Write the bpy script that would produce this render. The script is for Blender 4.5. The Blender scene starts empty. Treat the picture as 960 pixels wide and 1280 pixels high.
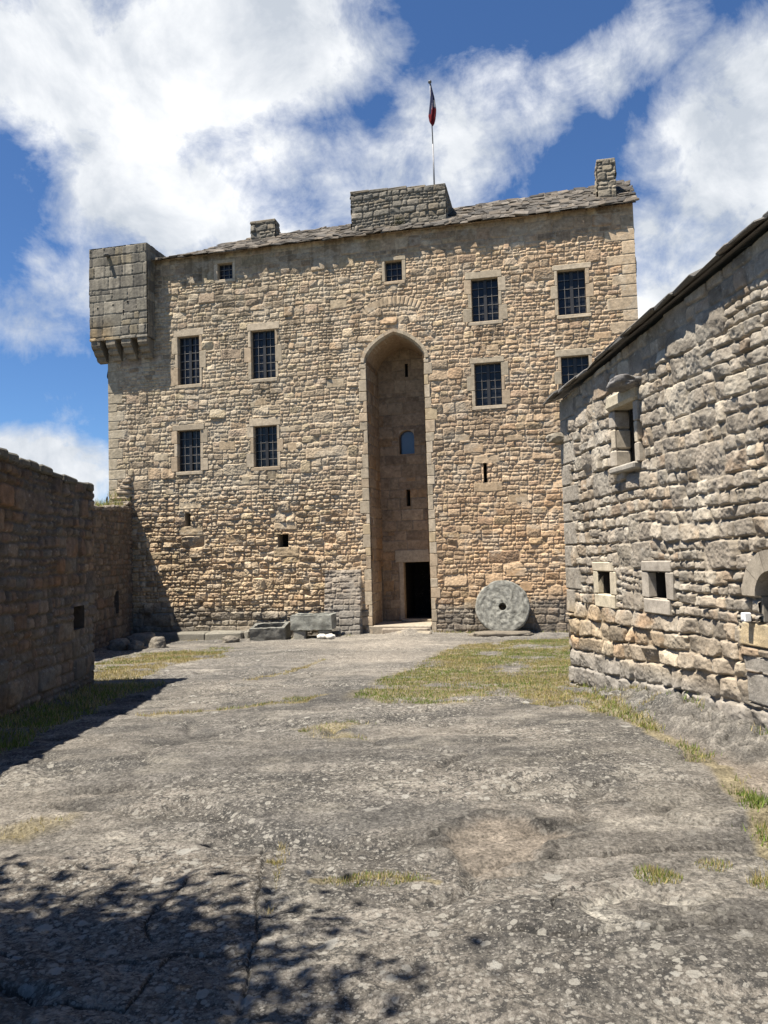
import bpy, bmesh, math, random
import numpy as np
from mathutils import Vector, Matrix, noise as mnoise

PI = math.pi
R = math.radians
random.seed(7)
C = bpy.context.scene.collection
sc = bpy.context.scene

# ------------------------------------------------------------------ noise
_T = np.random.default_rng(11).random((16, 256, 256)).astype(np.float32)


def vnoise(x, y, s=0):
    t = _T[s % 16]
    xi = np.floor(x).astype(np.int64); yi = np.floor(y).astype(np.int64)
    fx = x - xi; fy = y - yi
    fx = fx * fx * (3 - 2 * fx); fy = fy * fy * (3 - 2 * fy)
    a = t[yi & 255, xi & 255]; b = t[yi & 255, (xi + 1) & 255]
    c = t[(yi + 1) & 255, xi & 255]; d = t[(yi + 1) & 255, (xi + 1) & 255]
    return (a * (1 - fx) + b * fx) * (1 - fy) + (c * (1 - fx) + d * fx) * fy


def fbm(x, y, s=0, octv=4, gain=.5):
    x = np.asarray(x, float); y = np.asarray(y, float)
    o = np.zeros(np.broadcast(x, y).shape); a = 1.; n = 0.
    for k in range(octv):
        o = o + a * vnoise(x * 2 ** k + 17.3 * k + s * 5.1, y * 2 ** k + 9.7 * k + s * 3.3, s + k)
        n += a; a *= gain
    return o / n


def sstep(a, b, x):
    t = np.clip((x - a) / (b - a), 0, 1)
    return t * t * (3 - 2 * t)


def lerp(a, b, t):
    return a + (b - a) * t


# ------------------------------------------------------------------ mesh buffer
class Buf:
    def __init__(self):
        self.v = []; self.c = []; self.n = 0
        self.q = []; self.t = []; self.qs = []; self.ts = []

    def add(self, V, Q=None, T=None, col=(.3, .3, .3), smooth=False):
        V = np.asarray(V, float).reshape(-1, 3)
        c = np.asarray(col, float)
        if c.ndim == 1:
            c = np.tile(c[None, :], (len(V), 1))
        self.v.append(V); self.c.append(c)
        if Q is not None and len(Q):
            Q = np.asarray(Q, np.int64).reshape(-1, 4)
            self.q.append(Q + self.n); self.qs.append(np.full(len(Q), smooth))
        if T is not None and len(T):
            T = np.asarray(T, np.int64).reshape(-1, 3)
            self.t.append(T + self.n); self.ts.append(np.full(len(T), smooth))
        self.n += len(V)
        return self

    def merge(self, other, M=None):
        V = np.concatenate(other.v)
        if M is not None:
            M = np.array(M)
            V = V @ M[:3, :3].T + M[:3, 3]
        c = np.concatenate(other.c)
        self.v.append(V); self.c.append(c)
        for Q, s in zip(other.q, other.qs):
            self.q.append(Q + self.n); self.qs.append(s)
        for T, s in zip(other.t, other.ts):
            self.t.append(T + self.n); self.ts.append(s)
        self.n += len(V)
        return self

    def build(self, name, mat, parent=None):
        V = np.concatenate(self.v); col = np.concatenate(self.c)
        q = np.concatenate(self.q) if self.q else np.zeros((0, 4), np.int64)
        t = np.concatenate(self.t) if self.t else np.zeros((0, 3), np.int64)
        sm = np.concatenate((self.qs if self.qs else [np.zeros(0, bool)]) + (self.ts if self.ts else [np.zeros(0, bool)]))
        me = bpy.data.meshes.new(name)
        me.vertices.add(len(V)); me.vertices.foreach_set('co', V.astype(np.float32).ravel())
        loops = np.concatenate([q.ravel(), t.ravel()]).astype(np.int32)
        me.loops.add(len(loops)); me.loops.foreach_set('vertex_index', loops)
        st = np.concatenate([np.arange(len(q)) * 4, len(q) * 4 + np.arange(len(t)) * 3]).astype(np.int32)
        me.polygons.add(len(st)); me.polygons.foreach_set('loop_start', st)
        me.polygons.foreach_set('use_smooth', sm.astype(bool))
        me.update(calc_edges=True)
        me.validate()
        at = me.attributes.new('Col', 'FLOAT_COLOR', 'POINT')
        c4 = np.ones((len(V), 4), np.float32); c4[:, :col.shape[1]] = col
        at.data.foreach_set('color', c4.ravel())
        me.materials.append(mat)
        o = bpy.data.objects.new(name, me); C.objects.link(o)
        if parent is not None:
            o.parent = parent
        return o


def tag(o, label=None, cat=None, group=None, kind=None):
    if label: o['label'] = label
    if cat: o['category'] = cat
    if group: o['group'] = group
    if kind: o['kind'] = kind
    return o


def empty(name, loc, rz=0.):
    o = bpy.data.objects.new(name, None); C.objects.link(o)
    o.location = loc; o.rotation_euler = (0, 0, rz); o.empty_display_size = .3
    return o


_SG = [(sx, sy, sz) for sx in (-1, 1) for sy in (-1, 1) for sz in (-1, 1)]


def _boxtopo():
    idx = {}
    for i, s in enumerate(_SG):
        for k in range(3):
            idx[(s, k)] = i * 3 + k
    P = np.array([[(.5 if a == k else .4) * s[a] for a in range(3)] for s in _SG for k in range(3)])
    quads = []; tris = []

    def orient(f):
        p = P[f]; n = np.cross(p[1] - p[0], p[2] - p[0])
        return f if np.dot(n, p.mean(0)) > 0 else f[::-1]
    for k in range(3):
        a, b = [x for x in range(3) if x != k]
        for s in (-1, 1):
            f = []
            for sa, sb in ((-1, -1), (1, -1), (1, 1), (-1, 1)):
                g = [0, 0, 0]; g[k] = s; g[a] = sa; g[b] = sb
                f.append(idx[(tuple(g), k)])
            quads.append(orient(f))
    for k in range(3):          # edge running along axis k, between the faces of axes a and b
        a, b = [x for x in range(3) if x != k]
        for sa in (-1, 1):
            for sb in (-1, 1):
                g0 = [0, 0, 0]; g0[a] = sa; g0[b] = sb; g1 = list(g0); g0[k] = -1; g1[k] = 1
                quads.append(orient([idx[(tuple(g0), a)], idx[(tuple(g1), a)], idx[(tuple(g1), b)], idx[(tuple(g0), b)]]))
    for s in _SG:
        tris.append(orient([idx[(s, 0)], idx[(s, 1)], idx[(s, 2)]]))
    return np.array(quads), np.array(tris)


_BQ, _BT = _boxtopo()
_rb = np.random.default_rng(5)


def box(buf, x0, x1, y0, y1, z0, z1, col, bev=.012, jit=.004, M=None, smooth=False):
    c = np.array([(x0 + x1) / 2, (y0 + y1) / 2, (z0 + z1) / 2])
    h = np.array([(x1 - x0) / 2, (y1 - y0) / 2, (z1 - z0) / 2])
    bev = min(bev, .45 * h.min())
    P = []
    for s in _SG:
        j = _rb.uniform(-jit, jit, 3)
        for k in range(3):
            P.append([s[a] * (h[a] - (0 if a == k else bev)) + j[a] for a in range(3)])
    P = np.array(P) + c
    if M is not None:
        M = np.array(M); P = P @ M[:3, :3].T + M[:3, 3]
    buf.add(P, _BQ, _BT, col, smooth)


def tube(buf, pts, rad, col, n=8):
    pts = [np.array(p, float) for p in pts]
    rad = rad if hasattr(rad, '__len__') else [rad] * len(pts)
    V = []
    for i, p in enumerate(pts):
        d = pts[min(i + 1, len(pts) - 1)] - pts[max(i - 1, 0)]
        d /= np.linalg.norm(d) + 1e-9
        a = np.cross(d, [0, 0, 1.]) if abs(d[2]) < .9 else np.cross(d, [1., 0, 0])
        a /= np.linalg.norm(a); b = np.cross(d, a)
        for k in range(n):
            t = 2 * PI * k / n
            V.append(p + rad[i] * (math.cos(t) * a + math.sin(t) * b))
    Q = [[i * n + k, i * n + (k + 1) % n, (i + 1) * n + (k + 1) % n, (i + 1) * n + k] for i in range(len(pts) - 1) for k in range(n)]
    m = len(V); V.append(pts[0]); V.append(pts[-1])
    T = [[m, (k + 1) % n, k] for k in range(n)] + [[m + 1, (len(pts) - 1) * n + k, (len(pts) - 1) * n + (k + 1) % n] for k in range(n)]
    buf.add(np.array(V), Q, T, col, True)


def rock(buf, c, size, seed, col, sub=4, rough=.25, flat=1.):
    bm = bmesh.new(); bmesh.ops.create_icosphere(bm, subdivisions=sub, radius=1)
    bm.verts.ensure_lookup_table()
    V = np.array([v.co[:] for v in bm.verts]); T = np.array([[v.index for v in f.verts] for f in bm.faces]); bm.free()
    o = Vector((seed * 3.7, seed * 1.3, seed * 7.1))
    k = np.array([1 + rough * (mnoise.fractal(Vector(p) * 1.4 + o, .9, 2.1, 5)) for p in V])
    V = np.sign(V) * np.abs(V) ** .8 * k[:, None]
    sh = np.array([mnoise.fractal(Vector(p) * 3 + o, .8, 2, 4) for p in V])
    cc = np.array(col)[None, :] * (1 + .35 * sh)[:, None]
    V = V * np.array(size)[None, :] + np.array(c)[None, :]
    buf.add(V, None, T, np.clip(cc, 0, 1), True)


# ------------------------------------------------------------------ materials
def nodes_of(name):
    m = bpy.data.materials.new(name); m.use_nodes = True
    nt = m.node_tree; b = nt.nodes['Principled BSDF']
    return m, nt, b


def nd(nt, t, **kw):
    n = nt.nodes.new(t)
    for k, v in kw.items():
        if k.startswith('i_'):
            n.inputs[k[2:].replace('_', ' ')].default_value = v
        else:
            setattr(n, k, v)
    return n


def math_n(nt, op, a, b=None, clamp=False):
    n = nt.nodes.new('ShaderNodeMath'); n.operation = op; n.use_clamp = clamp
    for i, v in enumerate((a, b)):
        if v is None: continue
        if isinstance(v, (int, float)): n.inputs[i].default_value = v
        else: nt.links.new(v, n.inputs[i])
    return n.outputs[0]


def maprange(nt, v, a, b, c=0., d=1.):
    n = nt.nodes.new('ShaderNodeMapRange'); n.clamp = True
    nt.links.new(v, n.inputs[0])
    for i, x in enumerate((a, b, c, d)): n.inputs[i + 1].default_value = x
    return n.outputs[0]


def mixc(nt, fac, a, b, mode='MIX'):
    n = nt.nodes.new('ShaderNodeMix'); n.data_type = 'RGBA'; n.blend_type = mode
    if isinstance(fac, (int, float)): n.inputs[0].default_value = fac
    else: nt.links.new(fac, n.inputs[0])
    for i, v in ((6, a), (7, b)):
        if isinstance(v, tuple): n.inputs[i].default_value = v + (1,) if len(v) == 3 else v
        else: nt.links.new(v, n.inputs[i])
    return n.outputs[2]


def noise_n(nt, vec, scale, detail=5, rough=.6, dist=0.):
    n = nd(nt, 'ShaderNodeTexNoise', i_Scale=scale, i_Detail=detail, i_Roughness=rough, i_Distortion=dist)
    nt.links.new(vec, n.inputs['Vector'])
    return n.outputs['Fac']


def voro(nt, vec, scale):
    n = nd(nt, 'ShaderNodeTexVoronoi', i_Scale=scale)
    nt.links.new(vec, n.inputs['Vector'])
    return n


def stone_mat(name, scale=1., light=.25, dark=.35, bump=.6, bdist=.012, streak=0., rough=.92):
    m, nt, b = nodes_of(name)
    at = nd(nt, 'ShaderNodeAttribute', attribute_name='Col')
    tc = nt.nodes.new('ShaderNodeTexCoord'); vec = tc.outputs['Object']
    n1 = noise_n(nt, vec, 9 * scale, 8, .68)
    n2 = noise_n(nt, vec, 55 * scale, 4, .7)
    n3 = noise_n(nt, vec, 1.7 * scale, 6, .6)
    col = at.outputs['Color']
    f = maprange(nt, n1, .3, .72, .68, 1.3)
    col = mixc(nt, 1., col, f, 'MULTIPLY')
    f2 = maprange(nt, n2, .3, .7, .82, 1.2)
    col = mixc(nt, 1., col, f2, 'MULTIPLY')
    # dark crust lichen and pale lichen spots
    dk = math_n(nt, 'MULTIPLY', maprange(nt, n3, .52, .7), maprange(nt, n1, .45, .62))
    col = mixc(nt, math_n(nt, 'MULTIPLY', dk, dark), col, (.075, .068, .058))
    v = voro(nt, vec, 13 * scale)
    r = math_n(nt, 'MULTIPLY', math_n(nt, 'POWER', v.outputs['Color'], 3.), .42)
    spot = maprange(nt, math_n(nt, 'SUBTRACT', math_n(nt, 'ADD', r, math_n(nt, 'MULTIPLY', math_n(nt, 'SUBTRACT', n2, .5), .25)), v.outputs['Distance']), .0, .05)
    col = mixc(nt, math_n(nt, 'MULTIPLY', spot, light), col, (.46, .43, .36))
    if streak > 0:
        mp = nd(nt, 'ShaderNodeMapping'); mp.inputs['Scale'].default_value = (3.2, 3.2, .22)
        nt.links.new(vec, mp.inputs['Vector'])
        s = noise_n(nt, mp.outputs[0], 1.6, 6, .65)
        col = mixc(nt, math_n(nt, 'MULTIPLY', maprange(nt, s, .48, .68), streak), col, (.06, .056, .05))
    nt.links.new(col, b.inputs['Base Color'])
    b.inputs['Roughness'].default_value = rough
    b.inputs['Specular IOR Level'].default_value = .25
    h = math_n(nt, 'ADD', math_n(nt, 'MULTIPLY', n1, 1.), math_n(nt, 'MULTIPLY', n2, .45))
    bp = nd(nt, 'ShaderNodeBump', i_Strength=bump, i_Distance=bdist)
    nt.links.new(h, bp.inputs['Height']); nt.links.new(bp.outputs[0], b.inputs['Normal'])
    return m


def plain_mat(name, col, rough=.6, metal=0., attr=False, spec=.5):
    m, nt, b = nodes_of(name)
    tc = nt.nodes.new('ShaderNodeTexCoord')
    n = noise_n(nt, tc.outputs['Object'], 14, 5, .6)
    if attr:
        src = nd(nt, 'ShaderNodeAttribute', attribute_name='Col').outputs['Color']
    else:
        rgb = nt.nodes.new('ShaderNodeRGB'); rgb.outputs[0].default_value = tuple(col) + (1,); src = rgb.outputs[0]
    c = mixc(nt, 1., src, maprange(nt, n, .3, .7, .8, 1.2), 'MULTIPLY')
    nt.links.new(c, b.inputs['Base Color'])
    b.inputs['Roughness'].default_value = rough; b.inputs['Metallic'].default_value = metal
    b.inputs['Specular IOR Level'].default_value = spec
    return m


M_keep = stone_mat('keep masonry', 1., .25, .45, .8, .011)
M_dress = stone_mat('dressed stone', 1., .15, .35, .35, .006)
M_turret = stone_mat('turret ashlar', 1., .2, .75, .4, .008, streak=.75)
M_right = stone_mat('outbuilding rubble', 1.3, .5, .8, .9, .011)
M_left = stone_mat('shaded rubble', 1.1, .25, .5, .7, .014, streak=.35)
M_roof = stone_mat('stone slates', 1.2, .35, .6, .7, .012)
M_granite = stone_mat('lichened granite', 2.3, .8, 1., 1., .012)
M_iron = plain_mat('painted iron', (.035, .032, .03), .5, 0., attr=True)
M_void = plain_mat('dark room', (.012, .011, .01), .95, 0., spec=.05)
M_pole = plain_mat('pole metal', (.22, .22, .225), .6, .3)
M_flag = plain_mat('flag cloth', (.5, .5, .5), .85, 0., attr=True, spec=.1)
M_white = plain_mat('white plastic', (.75, .75, .73), .45)
M_wood = plain_mat('old wood', (.14, .10, .07), .8, attr=False)
mg, ntg, bg = nodes_of('old glass')
tcg = ntg.nodes.new('ShaderNodeTexCoord')
ng = noise_n(ntg, tcg.outputs['Object'], 5, 3, .5)
bg.inputs['Base Color'].default_value = (.012, .014, .018, 1)
bg.inputs['Roughness'].default_value = .25
bg.inputs['Specular IOR Level'].default_value = .3
bpg = nd(ntg, 'ShaderNodeBump', i_Strength=.25, i_Distance=.02)
ntg.links.new(ng, bpg.inputs['Height']); ntg.links.new(bpg.outputs[0], bg.inputs['Normal'])
M_glass = mg


# ------------------------------------------------------------------ masonry height fields
def layout(u0, u1, v0, v1, spec, rng):
    out = []; v = v0
    while v < v1:
        s = spec(v); bh = rng.uniform(*s['band']); u = u0 - rng.random() * .5
        while u < u1:
            sw = rng.uniform(*s['seg'])
            n = rng.choice(len(s['sub']), p=s['sub']) + 1
            if n == 1: hs = [1.]
            elif n == 2:
                f = rng.uniform(.36, .64); hs = [f, 1 - f]
            else:
                w = rng.uniform(.7, 1.3, n); hs = list(w / w.sum())
            z = v
            for hh in hs:
                h = hh * bh; x = u; e = u + sw
                while x < e - 1e-6:
                    w = h * rng.uniform(*s['asp'])
                    if e - x - w < .6 * h * s['asp'][0]: w = e - x
                    out.append((x, x + w, z, z + h)); x += w
                z += h
            u += sw
        v += bh
    return np.array(out)


def gridline(a, b, res, edges):
    g = list(np.linspace(a, b, max(2, int(round((b - a) / res)) + 1)))
    for e in edges:
        if a < e < b:
            g = [x for x in g if abs(x - e) > res * .45 or x in (g[0], g[-1])] + [e]
    return np.array(sorted(set(g)))


def make_wall(u0, u1, v0, v1, res, spec, seed, pal, wts, mort, holes=(), sink=(), over=(), extra=None, cut=None,
              top=None, warp=.05, gap=.008, bevel=.026, amp=(.010, .040), rnd=(.15, .6), shear=None, post=None, rough=.013,
              mortdepth=.018, facet=.08, tilt=.06):
    """rubble wall face: x = u, y = -height, z = v.  holes: (u0,u1,v0,v1,depth or None)"""
    rng = np.random.default_rng(seed)
    us = gridline(u0, u1, res, [e for h in holes for e in h[:2]])
    vs = gridline(v0, v1, res, [e for h in holes for e in h[2:4]])
    U, V = np.meshgrid(us, vs)
    uu = U + warp * 2 * (fbm(U / .8, V / .8, seed, 3) - .5) + .016 * 2 * (fbm(U / .11, V / .11, seed + 3, 2) - .5)
    vv = V + warp * 2 * (fbm(U / 1.1, V / .9, seed + 5, 3) - .5) + .014 * 2 * (fbm(U / .13, V / .13, seed + 7, 2) - .5)
    if shear is not None: vv = vv + shear(U, V)
    pad = .35
    rects = layout(u0 - pad, u1 + pad, v0 - pad, v1 + pad, spec, rng)
    flag = np.zeros(len(rects), int)
    if len(over):
        rects = np.concatenate([rects, np.array([o[:4] for o in over])]); flag = np.concatenate([flag, np.ones(len(over), int)])
    N = len(rects)
    cs = .0125
    H = int((v1 - v0 + 2 * pad) / cs) + 4; W = int((u1 - u0 + 2 * pad) / cs) + 4
    idm = np.zeros((H, W), np.int32)
    for i, r in enumerate(rects):
        a = int(round((r[0] - u0 + pad) / cs)); b = int(round((r[1] - u0 + pad) / cs))
        c = int(round((r[2] - v0 + pad) / cs)); d = int(round((r[3] - v0 + pad) / cs))
        idm[max(c, 0):max(d, 0), max(a, 0):max(b, 0)] = i
    # dressed stones keep straight joints: no warp there
    if len(over):
        ov = np.zeros(U.shape, bool)
        for o in over:
            ov |= (U >= o[0] - .01) & (U <= o[1] + .01) & (V >= o[2] - .01) & (V <= o[3] + .01)
        uu = np.where(ov, U, uu); vv = np.where(ov, V, vv)
    ii = np.clip(((uu - u0 + pad) / cs).astype(int), 0, W - 1); jj = np.clip(((vv - v0 + pad) / cs).astype(int), 0, H - 1)
    ID = idm[jj, ii]
    cx = (rects[:, 0] + rects[:, 1]) / 2; cy = (rects[:, 2] + rects[:, 3]) / 2
    hw = (rects[:, 1] - rects[:, 0]) / 2; hh = (rects[:, 3] - rects[:, 2]) / 2
    gp = rng.uniform(.4, 1.6, N) * gap; gp[flag == 1] = .004
    rr = np.minimum(hw, hh) * rng.uniform(*rnd, N); rr[flag == 1] = .012
    am = rng.uniform(amp[0], amp[1], N) * np.clip(np.sqrt(hh / .1), .6, 1.3); am[flag == 1] = .016
    bv = np.minimum(bevel * rng.uniform(.7, 1.3, N), np.minimum(hw, hh)); bv[flag == 1] = .012
    tx = rng.normal(0, tilt, N); ty = rng.normal(0, tilt * 1.1, N); tx[flag == 1] = 0; ty[flag == 1] = 0
    fg = rng.normal(0, 1., (3, 2, N)) * facet; fo = rng.uniform(0, .012, (3, N)); fg[:, :, flag == 1] = 0; fo[:, flag == 1] = 0
    pi = rng.choice(len(pal), N, p=np.array(wts) / sum(wts))
    colr = np.array(pal)[pi] * rng.uniform(.8, 1.15, N)[:, None]
    for k, o in enumerate(over):
        if len(o) > 4: colr[N - len(over) + k] = np.array(o[4]) * rng.uniform(.9, 1.1)
    px = uu - cx[ID]; py = vv - cy[ID]
    qx = np.abs(px) - (hw[ID] - gp[ID] - rr[ID]); qy = np.abs(py) - (hh[ID] - gp[ID] - rr[ID])
    sd = np.hypot(np.maximum(qx, 0), np.maximum(qy, 0)) + np.minimum(np.maximum(qx, qy), 0) - rr[ID]
    sd = sd + np.where(flag[ID] == 1, 0, .016 * (fbm(U / .06, V / .06, seed + 2, 2) - .5))
    t = np.clip(-sd / bv[ID], 0, 1)
    prof = 1 - (1 - t) ** 2.2
    ffl = flag[ID] == 1
    fc = np.min([fg[k, 0][ID] * px + fg[k, 1][ID] * py + fo[k][ID] for k in range(3)], 0)
    h = prof * (am[ID] + (tx[ID] * px + ty[ID] * py) + np.maximum(fc, -.04) + np.where(ffl, .3, 1.) * rough * 2 * (fbm(U / .035, V / .03, seed + 9, 3, .65) - .5))
    h = h + np.where(ffl, .2, 1.) * .022 * (fbm(U / .9, V / .9, seed + 1, 3) - .5) * 2
    h = h - (1 - prof) * mortdepth * (.35 + .9 * sstep(.35, .65, fbm(U / .5, V / .5, seed + 4, 3)))
    cm = sstep(.05, .45, t)
    nz = fbm(U / .09, V / .07, seed + 6, 3)
    col = colr[ID] * (.72 + .56 * nz)[..., None]
    mm = np.array(mort)[None, None, :] * (.75 + .5 * fbm(U / .12, V / .12, seed + 8, 3))[..., None]
    col = lerp(mm, col, cm[..., None])
    if extra is not None:
        h, col = extra(U, V, h, col)
    for s in sink:
        k = (U > s[0] + .004) & (U < s[1] - .004) & (V > s[2] + .004) & (V < s[3] - .004)
        h = np.where(k, np.minimum(h, -.03), h)
    VV = V
    if top is not None:
        tp = top(U[0])[None, :]
        VV = np.minimum(V, tp)
    for hr in holes:
        k = ((np.abs(U - hr[0]) < 1e-6) | (np.abs(U - hr[1]) < 1e-6)) & (V >= hr[2] - 1e-6) & (V <= hr[3] + 1e-6)
        k |= ((np.abs(V - hr[2]) < 1e-6) | (np.abs(V - hr[3]) < 1e-6)) & (U >= hr[0] - 1e-6) & (U <= hr[1] + 1e-6)
        h = np.where(k, .02, h)
    P = np.stack([U, -h, VV], -1)
    if post is not None: P = post(P)
    nv, nu = U.shape
    idx = np.arange(nv * nu).reshape(nv, nu)
    Q = np.stack([idx[:-1, :-1], idx[:-1, 1:], idx[1:, 1:], idx[1:, :-1]], -1)
    uc = (U[:-1, :-1] + U[1:, 1:]) / 2; vc = (V[:-1, :-1] + V[1:, 1:]) / 2
    keep = np.ones(uc.shape, bool)
    for hr in holes:
        keep &= ~((uc > hr[0]) & (uc < hr[1]) & (vc > hr[2]) & (vc < hr[3]))
    if cut is not None: keep &= ~cut(uc, vc)
    if top is not None: keep &= V[:-1, :-1] < VV.max(0)[None, :-1]
    b = Buf().add(P.reshape(-1, 3), Q[keep], None, np.clip(col, 0, 1).reshape(-1, 3), True)
    for hr in holes:
        if hr[4]: reveal(b, hr[0], hr[1], hr[2], hr[3], -.02, hr[4], hr[5] if len(hr) > 5 else np.array(mort) * .8, hr[6] if len(hr) > 6 else (.014, .012, .011))
    return b


def reveal(b, a0, a1, c0, c1, y0, y1, col, back=(.014, .012, .011), backclosed=True, splay=0.):
    s = splay
    V = [(a0, y0, c0), (a1, y0, c0), (a1, y0, c1), (a0, y0, c1), (a0 + s, y1, c0 + s), (a1 - s, y1, c0 + s), (a1 - s, y1, c1 - s), (a0 + s, y1, c1 - s)]
    b.add(V, [[0, 1, 5, 4], [1, 2, 6, 5], [2, 3, 7, 6], [3, 0, 4, 7]], None, col)
    if backclosed: b.add([V[i] for i in (4, 5, 6, 7)], [[0, 1, 2, 3]], None, back)  # dark back sheet stands in for the unlit depth of an opening


def surround(buf, u0, u1, z0, z1, pal, rng, front=-.024, depth=.36, lint=.26, sill=.16, jw=(.14, .36), lx=.16, jambs=3):
    """lintel, sill and jamb blocks round an opening; returns covered rects"""
    cov = []
    pc = lambda: np.array(pal[rng.integers(len(pal))]) * rng.uniform(.88, 1.1)

    def b(x0, x1, za, zb, f=0.):
        box(buf, x0, x1, front - f, depth, za, zb, pc(), .014, .005); cov.append((x0, x1, za, zb))
    if lint: b(u0 - lx - rng.uniform(0, .08), u1 + lx + rng.uniform(0, .08), z1, z1 + lint, .004)
    if sill: b(u0 - rng.uniform(.04, .14), u1 + rng.uniform(.04, .14), z0 - sill, z0, .008)
    for sgn in (0, 1):
        z = z0; k = rng.integers(2)
        cuts = np.cumsum(rng.uniform(.8, 1.2, jambs)); cuts = z0 + (z1 - z0) * cuts / cuts[-1]
        for zz in cuts:
            w = (jw[k % 2]) * rng.uniform(.85, 1.15); k += 1
            if sgn == 0: b(u0 - w, u0, z + .002, zz - .002)
            else: b(u1, u1 + w, z + .002, zz - .002)
            z = zz
    return cov


# ------------------------------------------------------------------ terrain
TH = R(12.4); CT, ST = math.cos(TH), math.sin(TH)
KX, KY = .4, 24.


def to_keep(X, Y):
    dx = X - KX; dy = Y - KY
    return dx * CT - dy * ST, dx * ST + dy * CT


def from_keep(u, y):
    return KX + u * CT + y * ST, KY - u * ST + y * CT


RC = np.array([2.84, 12.06]); ryv = np.array([1, .13]) / math.hypot(1, .13); rxv = np.array([ryv[1], -ryv[0]])


def to_right(X, Y):
    dx = X - RC[0]; dy = Y - RC[1]
    return dx * rxv[0] + dy * rxv[1], dx * ryv[0] + dy * ryv[1]


def segd(X, Y, pts):
    d = np.full(np.shape(X), 1e9)
    for (ax, ay), (bx, by) in zip(pts[:-1], pts[1:]):
        ex, ey = bx - ax, by - ay; L = ex * ex + ey * ey + 1e-12
        t = np.clip(((X - ax) * ex + (Y - ay) * ey) / L, 0, 1)
        d = np.minimum(d, np.hypot(X - ax - t * ex, Y - ay - t * ey))
    return d


def inpoly(X, Y, P):
    r = np.zeros(np.shape(X), bool); n = len(P)
    for i in range(n):
        x0, y0 = P[i]; x1, y1 = P[(i + 1) % n]
        c = ((y0 > Y) != (y1 > Y)) & (X < (x1 - x0) * (Y - y0) / (y1 - y0 + 1e-12) + x0)
        r ^= c
    return r


def polymask(X, Y, P, soft):
    """1 inside, fading over 'soft' metres outside"""
    d = segd(X, Y, P + [P[0]])
    ins = inpoly(X, Y, P)
    return np.where(ins, 1., np.clip(1 - d / soft, 0, 1)), np.where(ins, d, -d)


LAWN = [(-.36, 11.08), (-.1, 12.82), (.6, 14.55), (1.2, 17.2), (2.0, 19.6), (3.6, 20.9), (5.6, 21.3), (3.3, 12.6), (2.72, 11.7), (2.85, 10.4), (2.68, 9.3), (2.5, 9.9), (1.22, 10.48), (.14, 10.5)]
STRIP = [(2.62, 10.6), (2.7, 9.42), (2.72, 8.52), (2.7, 7.28), (2.68, 6.37), (2.6, 5.77), (2.48, 5.28), (2.22, 4.6)]
LEFTG = [(-5.4, 13.9), (-6.42, 17.03), (-6.3, 20.0), (-4.4, 20.9), (-3.94, 17.9), (-4.79, 16.27), (-4.6, 14.0)]
SHADEG = [(-4.95, 8.0), (-5.0, 13.3), (-3.9, 13.2), (-4.2, 11.24), (-4.0, 7.6)]
LINE1 = [(-3.22, 10.02), (-2.52, 10.34), (-2.02, 10.51), (-1.73, 10.74), (-1.25, 10.87), (-.91, 11.5)]
LINE2 = [(-2.46, 13.58), (-1.94, 14.95), (-1.41, 17.01)]
PATCHB = [(-.92, 8.74), (-.6, 9.1), (-.3, 8.8), (-.26, 8.1), (-.55, 8.0)]
PATCHC = [(-.43, 4.31), (-.1, 4.34), (.22, 4.23)]
PATCHL = [(-2.9, 5.1), (-2.5, 5.25), (-2.42, 5.6)]
CRACKS = [[(-2.5, 4.75), (-1.99, 4.52), (-1.9, 4.69), (-1.79, 4.59)], [(-1.52, 4.5), (-1.55, 4.8)],
          [(-1.53, 4.67), (-1.23, 4.61), (-.85, 4.61), (-.8, 4.73), (-.82, 5.0)], [(-1.14, 4.42), (-.95, 4.4), (-.73, 4.43)],
          [(-.79, 4.78), (-.74, 4.39), (-.70, 4.01), (-.65, 3.65), (-.61, 3.04)], [(-1.13, 4.43), (-1.18, 4.16), (-1.23, 3.86), (-1.14, 3.68)],
          [(-1.95, 3.64), (-1.58, 3.51), (-1.33, 3.5), (-1.08, 3.45), (-1.0, 3.51), (-.59, 3.51)],
          [(-1.8, 3.38), (-1.51, 3.24), (-1.39, 3.15), (-1.07, 3.07), (-1.03, 3.34), (-1.0, 3.51)], [(-1.9, 4.08), (-1.58, 4.28), (-1.27, 4.25)],
          [(.75, 3.75), (.82, 3.98), (1.02, 4.16), (1.2, 4.22)]]
JOINT = [(-.72, 5.0), (-.70, 4.6), (-.66, 4.2), (-.62, 3.9)]
OUTS = ([.3, .9, 1.6, 2.2, 3.4, 4.4, 4.9, 6., 7.], [0, .03, .09, .19, .28, .21, .14, .08, .05])


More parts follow.
